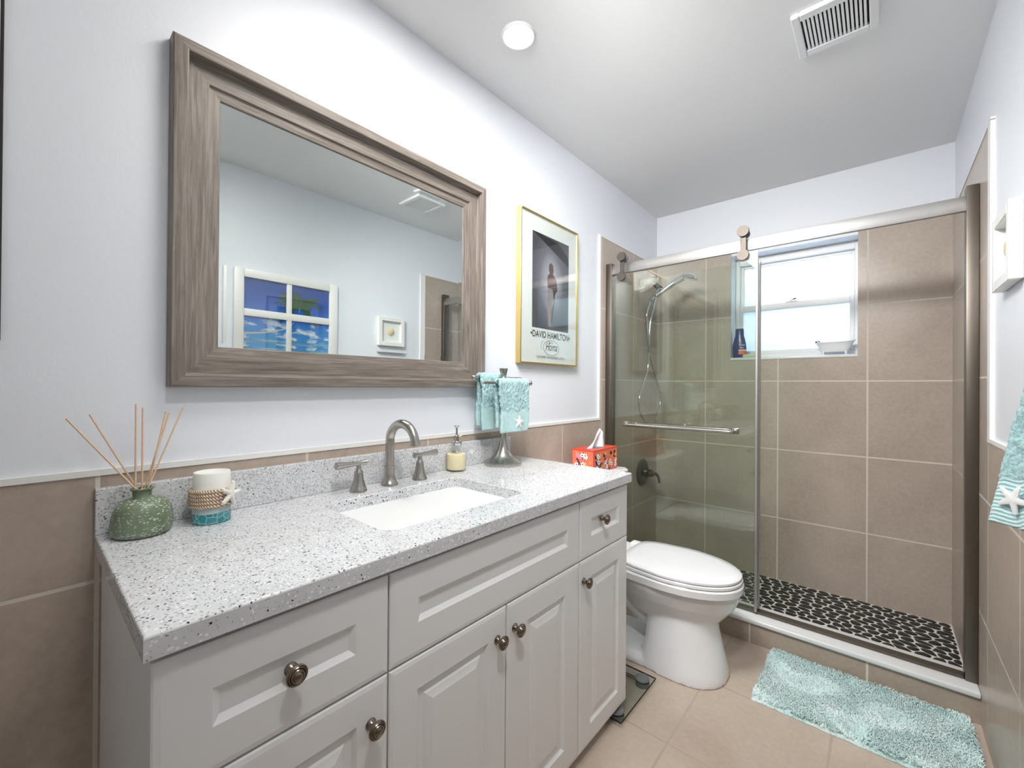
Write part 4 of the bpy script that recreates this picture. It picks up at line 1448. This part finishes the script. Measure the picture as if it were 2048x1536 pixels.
# ---- bath mat
def rug():
    bm = BM()
    rnd = random.Random(2)
    x0, x1, y0, y1 = 0.878, 1.492, 1.722, 2.118
    nx, ny = 150, 100
    rows = []
    for i in range(nx + 1):
        row = []
        for j in range(ny + 1):
            f, g = i / nx, j / ny
            ed = min(f, 1 - f) * (x1 - x0); eg = min(g, 1 - g) * (y1 - y0)
            e_ = min(ed, eg)
            h = 0.016 * min(1, (e_ / 0.012)) ** 0.5
            x = x0 + (x1 - x0) * f + 0.004 * noise.noise(Vector((f * 20, g * 20, 1)))
            y = y0 + (y1 - y0) * g + 0.004 * noise.noise(Vector((f * 20, g * 20, 7)))
            n_ = noise.noise(Vector((x * 130, y * 130, 0))) * 0.004 + noise.noise(Vector((x * 30, y * 30, 4))) * 0.003
            row.append(bm.verts.new((x, y, max(0.001, h + n_ * min(1, e_ / 0.01)))))
        rows.append(row)
    for i in range(nx):
        for j in range(ny):
            bm.faces.new((rows[i][j], rows[i + 1][j], rows[i + 1][j + 1], rows[i][j + 1]))
    for k in range(17000):
        x, y = rnd.uniform(x0 + .002, x1 - .002), rnd.uniform(y0 + .002, y1 - .002)
        dirn = 6.0 * noise.noise(Vector((x * 7, y * 7, 3))) + rnd.uniform(-.9, .9)
        l_ = rnd.uniform(0.008, 0.016); w_ = 0.0016
        d_ = Vector((math.cos(dirn), math.sin(dirn), 0)); s_ = Vector((-d_.y, d_.x, 0))
        b_ = Vector((x, y, 0.013))
        m_ = b_ + d_ * l_ * .45 + Vector((0, 0, rnd.uniform(.006, .012)))
        e_ = b_ + d_ * l_ + Vector((0, 0, rnd.uniform(.003, .010)))
        va = [bm.verts.new(p) for p in (b_ - s_ * w_, b_ + s_ * w_, m_ + s_ * w_, m_ - s_ * w_, e_)]
        bm.faces.new((va[0], va[1], va[2], va[3])); bm.faces.new((va[3], va[2], va[4]))
    return bm
ro = obj('bath_mat', rug(), 'rug', None, 'all')
tag(ro, 'fluffy aqua bath mat on the floor in front of the shower', 'bath mat')

# ================================================================ SHOWER ENCLOSURE
DY = 2.200
SE = thing('shower_enclosure', (0.76, DY, 0.116), 'brushed steel shower frame with overhead rail and fixed glass panel', 'shower enclosure')
ZR0, ZR1 = 1.846, 1.902
bm = BM(); box(bm, 0.042, RW - 0.040, DY - 0.012, DY + 0.006, ZR0, ZR1, 0.002, 2)
obj('header_rail', bm, 'rail', SE, True, 'pale overhead sliding rail')
for x0, x1, zt_ in ((TK + 0.001, 0.046, 1.912), (RW - TK - 0.034, RW - TK - 0.001, 1.935)):
    bm = BM(); box(bm, x0, x1, DY - 0.026, DY + 0.030, 0.1165, zt_, 0.002, 2)
    obj('wall_post', bm, 'post', SE, True)
bm = BM(); box(bm, 0.046, RW - 0.043, DY - 0.020, DY + 0.022, 0.1165, 0.127, 0.002, 2)
obj('bottom_track', bm, 'post', SE)
bm = BM(); box(bm, 0.046, 0.806, DY + 0.010, DY + 0.018, 0.1285, 1.794)
obj('fixed_panel', bm, 'showerglass', SE, label='fixed clear glass panel')
bm = BM(); box(bm, 0.804, 0.813, DY + 0.006, DY + 0.022, 0.1285, 1.790, 0.002, 1)
obj('panel_edge_strip', bm, 'rail', SE)

SG = thing('sliding_shower_door', (0.42, DY - 0.03, 0.13), 'clear sliding glass shower door with towel bar, slid to the left', 'shower door')
GYD = DY - 0.034
bm = BM(); box(bm, 0.052, 0.806, GYD, GYD + 0.008, 0.130, 1.832)
obj('glass_panel', bm, 'showerglass', SG)
bm = BM(); box(bm, 0.800, 0.811, GYD - 0.003, GYD + 0.011, 0.130, 1.793, 0.002, 1)
obj('edge_strip', bm, 'rail', SG)
for rx in (0.118, 0.748):
    bm = BM()
    box(bm, rx - 0.013, rx + 0.013, GYD - 0.006, GYD - 0.001, 1.81, 1.925, 0.002, 1)
    h_ = obj('hanger', bm, 'roller', SG)
    for zc in (1.932, 1.818):
        bm = BM(); lathe(bm, [(0.0255, 0.0), (0.0262, 0.002), (0.0262, 0.012), (0.024, 0.014), (0.0, 0.0145)], (rx, GYD - 0.0205, zc), 'y', 32)
        obj('roller_cap', bm, 'roller', h_, 25)
    bm = BM(); lathe(bm, [(0.010, 0.0), (0.010, 0.02), (0.022, 0.021), (0.022, 0.034), (0.0, 0.035)], (rx, GYD - 0.004, 1.927), 'y', 24)
    obj('roller_wheel', bm, 'rubber', h_, 25)
bz = 0.972
bm = BM()
for yy, s_ in ((GYD - 0.052, -1), (GYD + 0.056, 1)):
    x0, x1 = 0.150, 0.716
    if s_ > 0: x0, x1 = 0.17, 0.70
    tube(bm, smooth_path([(x0, GYD + 0.004 + s_ * 0.006, bz), (x0 + 0.002, yy - s_ * 0.012, bz), (x0 + 0.016, yy, bz), (x0 + 0.05, yy, bz)], 4)[:-1] + [Vector((x0 + .05, yy, bz)), Vector((x1 - .05, yy, bz))] + smooth_path([(x1 - .05, yy, bz), (x1 - 0.016, yy, bz), (x1 - 0.002, yy - s_ * 0.012, bz), (x1, GYD + 0.004 + s_ * 0.006, bz)], 4)[1:], 0.0095, 14)
for xx in (0.150, 0.716):
    box(bm, xx - 0.013, xx + 0.013, GYD - 0.010, GYD - 0.0005, bz - 0.015, bz + 0.015, 0.003, 2)
    box(bm, xx - 0.013, xx + 0.013, GYD + 0.0085, GYD + 0.016, bz - 0.015, bz + 0.015, 0.003, 2)
obj('towel_bar', bm, 'nickel', SG, True)

# ---- shower valve
vy, vz = 2.700, 0.598
SV = thing('shower_valve', (0.0, vy, vz), 'round dark chrome shower valve with lever on the tiled wall', 'shower valve')
bm = BM(); lathe(bm, [(0.090, 0.0), (0.092, 0.004), (0.086, 0.012), (0.068, 0.019), (0.050, 0.022), (0.046, 0.020), (0.034, 0.024), (0.031, 0.045), (0.0, 0.047)], (TK, vy, vz), 'x', 44)
obj('escutcheon', bm, 'darkchrome', SV, True)
bm = BM(); lathe(bm, [(0.024, 0.045), (0.026, 0.05), (0.024, 0.075), (0.014, 0.085), (0.0, 0.087)], (TK, vy, vz), 'x', 28)
tube(bm, smooth_path([(TK + .066, vy, vz), (TK + .086, vy + .028, vz - .006), (TK + .094, vy + .05, vz - .028), (TK + .098, vy + .06, vz - .07)], 5), [0.014, 0.0135, 0.013, 0.0125, 0.012, 0.0115, 0.011, 0.0105, 0.010, 0.0095, 0.009, 0.009, 0.009, 0.009, 0.009, 0.008], 14)
obj('lever', bm, 'darkchrome', SV, True)

# ---- hand shower
HS = thing('hand_shower', (0.0, 2.674, 1.897), 'chrome hand shower with looping hose on the shower wall', 'hand shower')
hy = 2.664
bm = BM(); lathe(bm, [(0.030, 0.0), (0.030, 0.003), (0.020, 0.010), (0.0115, 0.012), (0.011, 0.014)], (TK, hy, 1.897), 'x', 28)
obj('flange', bm, 'darkchrome', HS, True)
bm = BM(); tube(bm, smooth_path([(TK + .008, hy, 1.897), (0.05, hy, 1.902), (0.085, hy, 1.890), (0.118, hy, 1.858)], 6), 0.0105, 14)
obj('arm', bm, 'chrome', HS, True)
bm = BM()
tube(bm, [(0.112, hy, 1.864), (0.122, hy, 1.854), (0.136, hy, 1.838)], [0.016, 0.017, 0.016], 16)
sphere(bm, (0.138, hy, 1.835), 0.021, 18)
obj('connector', bm, 'darkgap', HS, True, 'black connector nut')
bm = BM()
tube(bm, smooth_path([(0.138, hy, 1.834), (0.136, 2.640, 1.812), (0.128, 2.600, 1.780), (0.116, 2.570, 1.745)], 3), [0.015, 0.016, 0.0165, 0.016, 0.015, 0.014, 0.013, 0.012, 0.0115, 0.011], 16)
tube(bm, [(0.138, hy, 1.834), (0.168, 2.636, 1.806)], [0.014, 0.017], 16)
obj('holder', bm, 'chrome', HS, True)
bm = BM()
hp = smooth_path([(0.140, 2.600, 1.776), (0.185, 2.622, 1.812), (0.235, 2.640, 1.850), (0.285, 2.668, 1.886)], 6)
tube(bm, hp, [0.0135 + 0.009 * i / len(hp) for i in range(len(hp))], 16)
obj('handset', bm, 'chrome', HS, True)
bm = BM()
t_ = bmesh.new()
prof = [(0.0, 0.022), (0.016, 0.021), (0.036, 0.012), (0.052, 0.0), (0.054, -0.008), (0.051, -0.013), (0.044, -0.0135), (0.0, -0.0145)]
rings = [[Vector((max(r_, 1e-4) * math.cos(2 * PI * k / 32), max(r_, 1e-4) * math.sin(2 * PI * k / 32), h_)) for k in range(32)] for r_, h_ in prof]
loft(t_, rings)
merge(bm, t_, 0, Matrix.Translation((0.325, 2.690, 1.890)) @ Matrix.Rotation(R(20), 4, 'Y'))
obj('spray_head', bm, 'chrome', HS, True)
bm = BM()
hose = smooth_path([(0.116, 2.570, 1.748), (0.112, 2.525, 1.66), (0.108, 2.530, 1.58), (0.106, 2.565, 1.425), (0.104, 2.560, 1.30), (0.10, 2.490, 1.19), (0.10, 2.445, 1.10), (0.10, 2.480, 1.00), (0.10, 2.60, 0.948), (0.10, 2.735, 1.00), (0.10, 2.785, 1.10), (0.10, 2.745, 1.19), (0.10, 2.665, 1.30), (0.112, 2.562, 1.425), (0.118, 2.560, 1.58), (0.128, 2.580, 1.68), (0.142, 2.602, 1.778)], 8)
tube(bm, hose, [0.0068 + 0.0005 * (i % 2) for i in range(len(hose))], 12)
obj('hose', bm, 'chrome', HS, True)

# ---- things on the window sill
ZSILL = WZ0 + 0.006
sx_, sy_ = 0.546, 2.985
SB = thing('shampoo_bottle', (sx_, sy_, ZSILL), 'dark blue shampoo bottle at the left end of the window sill', 'bottle')
bm = BM()
rings = []
for h_, a_, b_ in ((0.0, 0.034, 0.021), (0.004, 0.037, 0.023), (0.03, 0.040, 0.025), (0.07, 0.041, 0.025), (0.10, 0.037, 0.023), (0.13, 0.030, 0.020), (0.146, 0.025, 0.018), (0.150, 0.0245, 0.0178)):
    rings.append([Vector((sx_ + a_ * math.cos(2 * PI * k / 36), sy_ + b_ * math.sin(2 * PI * k / 36), ZSILL + h_)) for k in range(36)])
loft(bm, rings)
obj('body', bm, 'navy', SB, True)
bm = BM()
loft(bm, [[Vector((sx_ + a_ * math.cos(2 * PI * k / 36), sy_ + b_ * math.sin(2 * PI * k / 36), ZSILL + h_)) for k in range(36)] for h_, a_, b_ in ((0.1505, 0.0255, 0.0185), (0.188, 0.0245, 0.018), (0.191, 0.022, 0.016))])
obj('cap', bm, 'navy', SB, True)
def wrap(bm, z0, z1, th0, th1, grow, mi=0):
    def rad(h_):
        tb = [(0.0, 0.034, 0.021), (0.004, 0.037, 0.023), (0.03, 0.040, 0.025), (0.07, 0.041, 0.025), (0.10, 0.037, 0.023), (0.13, 0.030, 0.020), (0.146, 0.025, 0.018)]
        for (h0, a0, b0), (h1, a1, b1) in zip(tb, tb[1:]):
            if h0 <= h_ <= h1:
                f = (h_ - h0) / (h1 - h0)
                return a0 + (a1 - a0) * f + grow, b0 + (b1 - b0) * f + grow
    rows = []
    for i in range(6):
        h_ = z0 + (z1 - z0) * i / 5
        a_, b_ = rad(h_)
        rows.append([bm.verts.new((sx_ + a_ * math.cos(th0 + (th1 - th0) * k / 12), sy_ + b_ * math.sin(th0 + (th1 - th0) * k / 12), ZSILL + h_)) for k in range(13)])
    for a_, b_ in zip(rows, rows[1:]):
        for k in range(12):
            bm.faces.new((a_[k], a_[k + 1], b_[k + 1], b_[k])).material_index = mi
bm = BM(); wrap(bm, 0.022, 0.048, R(270), R(345), 0.0006)
obj('label_band', bm, 'orange', SB, True, 'orange label band')
bm = BM(); wrap(bm, 0.048, 0.053, R(270), R(345), 0.0006)
obj('label_stripe', bm, 'white', SB, True)
rz_ = R(34)
text('lettering', 'Selsun', (sx_ + 0.019, sy_ - 0.0262, ZSILL + 0.078), 0.018, SB, 'white', 0.8, rot=(R(90), 0, rz_))
text('lettering', 'Blue', (sx_ + 0.019, sy_ - 0.0264, ZSILL + 0.060), 0.018, SB, 'white', 0.8, rot=(R(90), 0, rz_))
bm = BM(); box(bm, 0.570, 0.648, 2.948, 2.962 + 0.036, ZSILL, ZSILL + 0.020, 0.009, 4)
tag(obj('soap_bar', bm, 'soapgreen', None, True), 'pale green soap bar beside the blue bottle on the window sill', 'soap')
ux, uy, uz = 1.045, 2.992, ZSILL
BT = thing('soap_dish', (ux, uy, uz), 'small white clawfoot bathtub soap dish at the right end of the sill', 'soap dish')
bm = BM()
rings = []
def tubring(ax, ay, z, lift=0.0):
    r_ = []
    for k in range(40):
        a_ = 2 * PI * k / 40
        c_, s_ = math.cos(a_), math.sin(a_)
        r_.append(Vector((ux + ax * math.copysign(abs(c_) ** 0.8, c_), uy + ay * math.copysign(abs(s_) ** 0.8, s_), z + lift * max(0, c_) ** 2)))
    return r_
loft(bm, [tubring(0.058, 0.024, uz + 0.016), tubring(0.064, 0.029, uz + 0.021), tubring(0.075, 0.034, uz + 0.045), tubring(0.088, 0.038, uz + 0.068, 0.006), tubring(0.095, 0.041, uz + 0.071, 0.008), tubring(0.095, 0.041, uz + 0.074, 0.008), tubring(0.086, 0.035, uz + 0.072, 0.007), tubring(0.070, 0.028, uz + 0.042), tubring(0.055, 0.020, uz + 0.024)])
obj('tub', bm, 'ceramic', BT, True)
for sx2 in (-0.048, 0.048):
    for sy2 in (-0.018, 0.018):
        bm = BM(); tube(bm, [(ux + sx2 * 1.0, uy + sy2, uz + 0.024), (ux + sx2 * 1.12, uy + sy2 * 1.1, uz + 0.012), (ux + sx2 * 1.05, uy + sy2 * 1.1, uz + 0.005), (ux + sx2 * 1.1, uy + sy2 * 1.1, uz)], [0.006, 0.006, 0.004, 0.006], 10)
        obj('foot', bm, 'ceramic', BT, True)
bm = BM(); tube(bm, smooth_path([(ux - .082, uy, uz + .070), (ux - .086, uy, uz + .080), (ux - .078, uy, uz + .083), (ux - .070, uy, uz + .078)], 4), 0.0035, 10)
for s_ in (-1, 1): sphere(bm, (ux - .088, uy + s_ * 0.012, uz + 0.079), 0.0055, 10)
obj('tap', bm, 'darkchrome', BT, True)
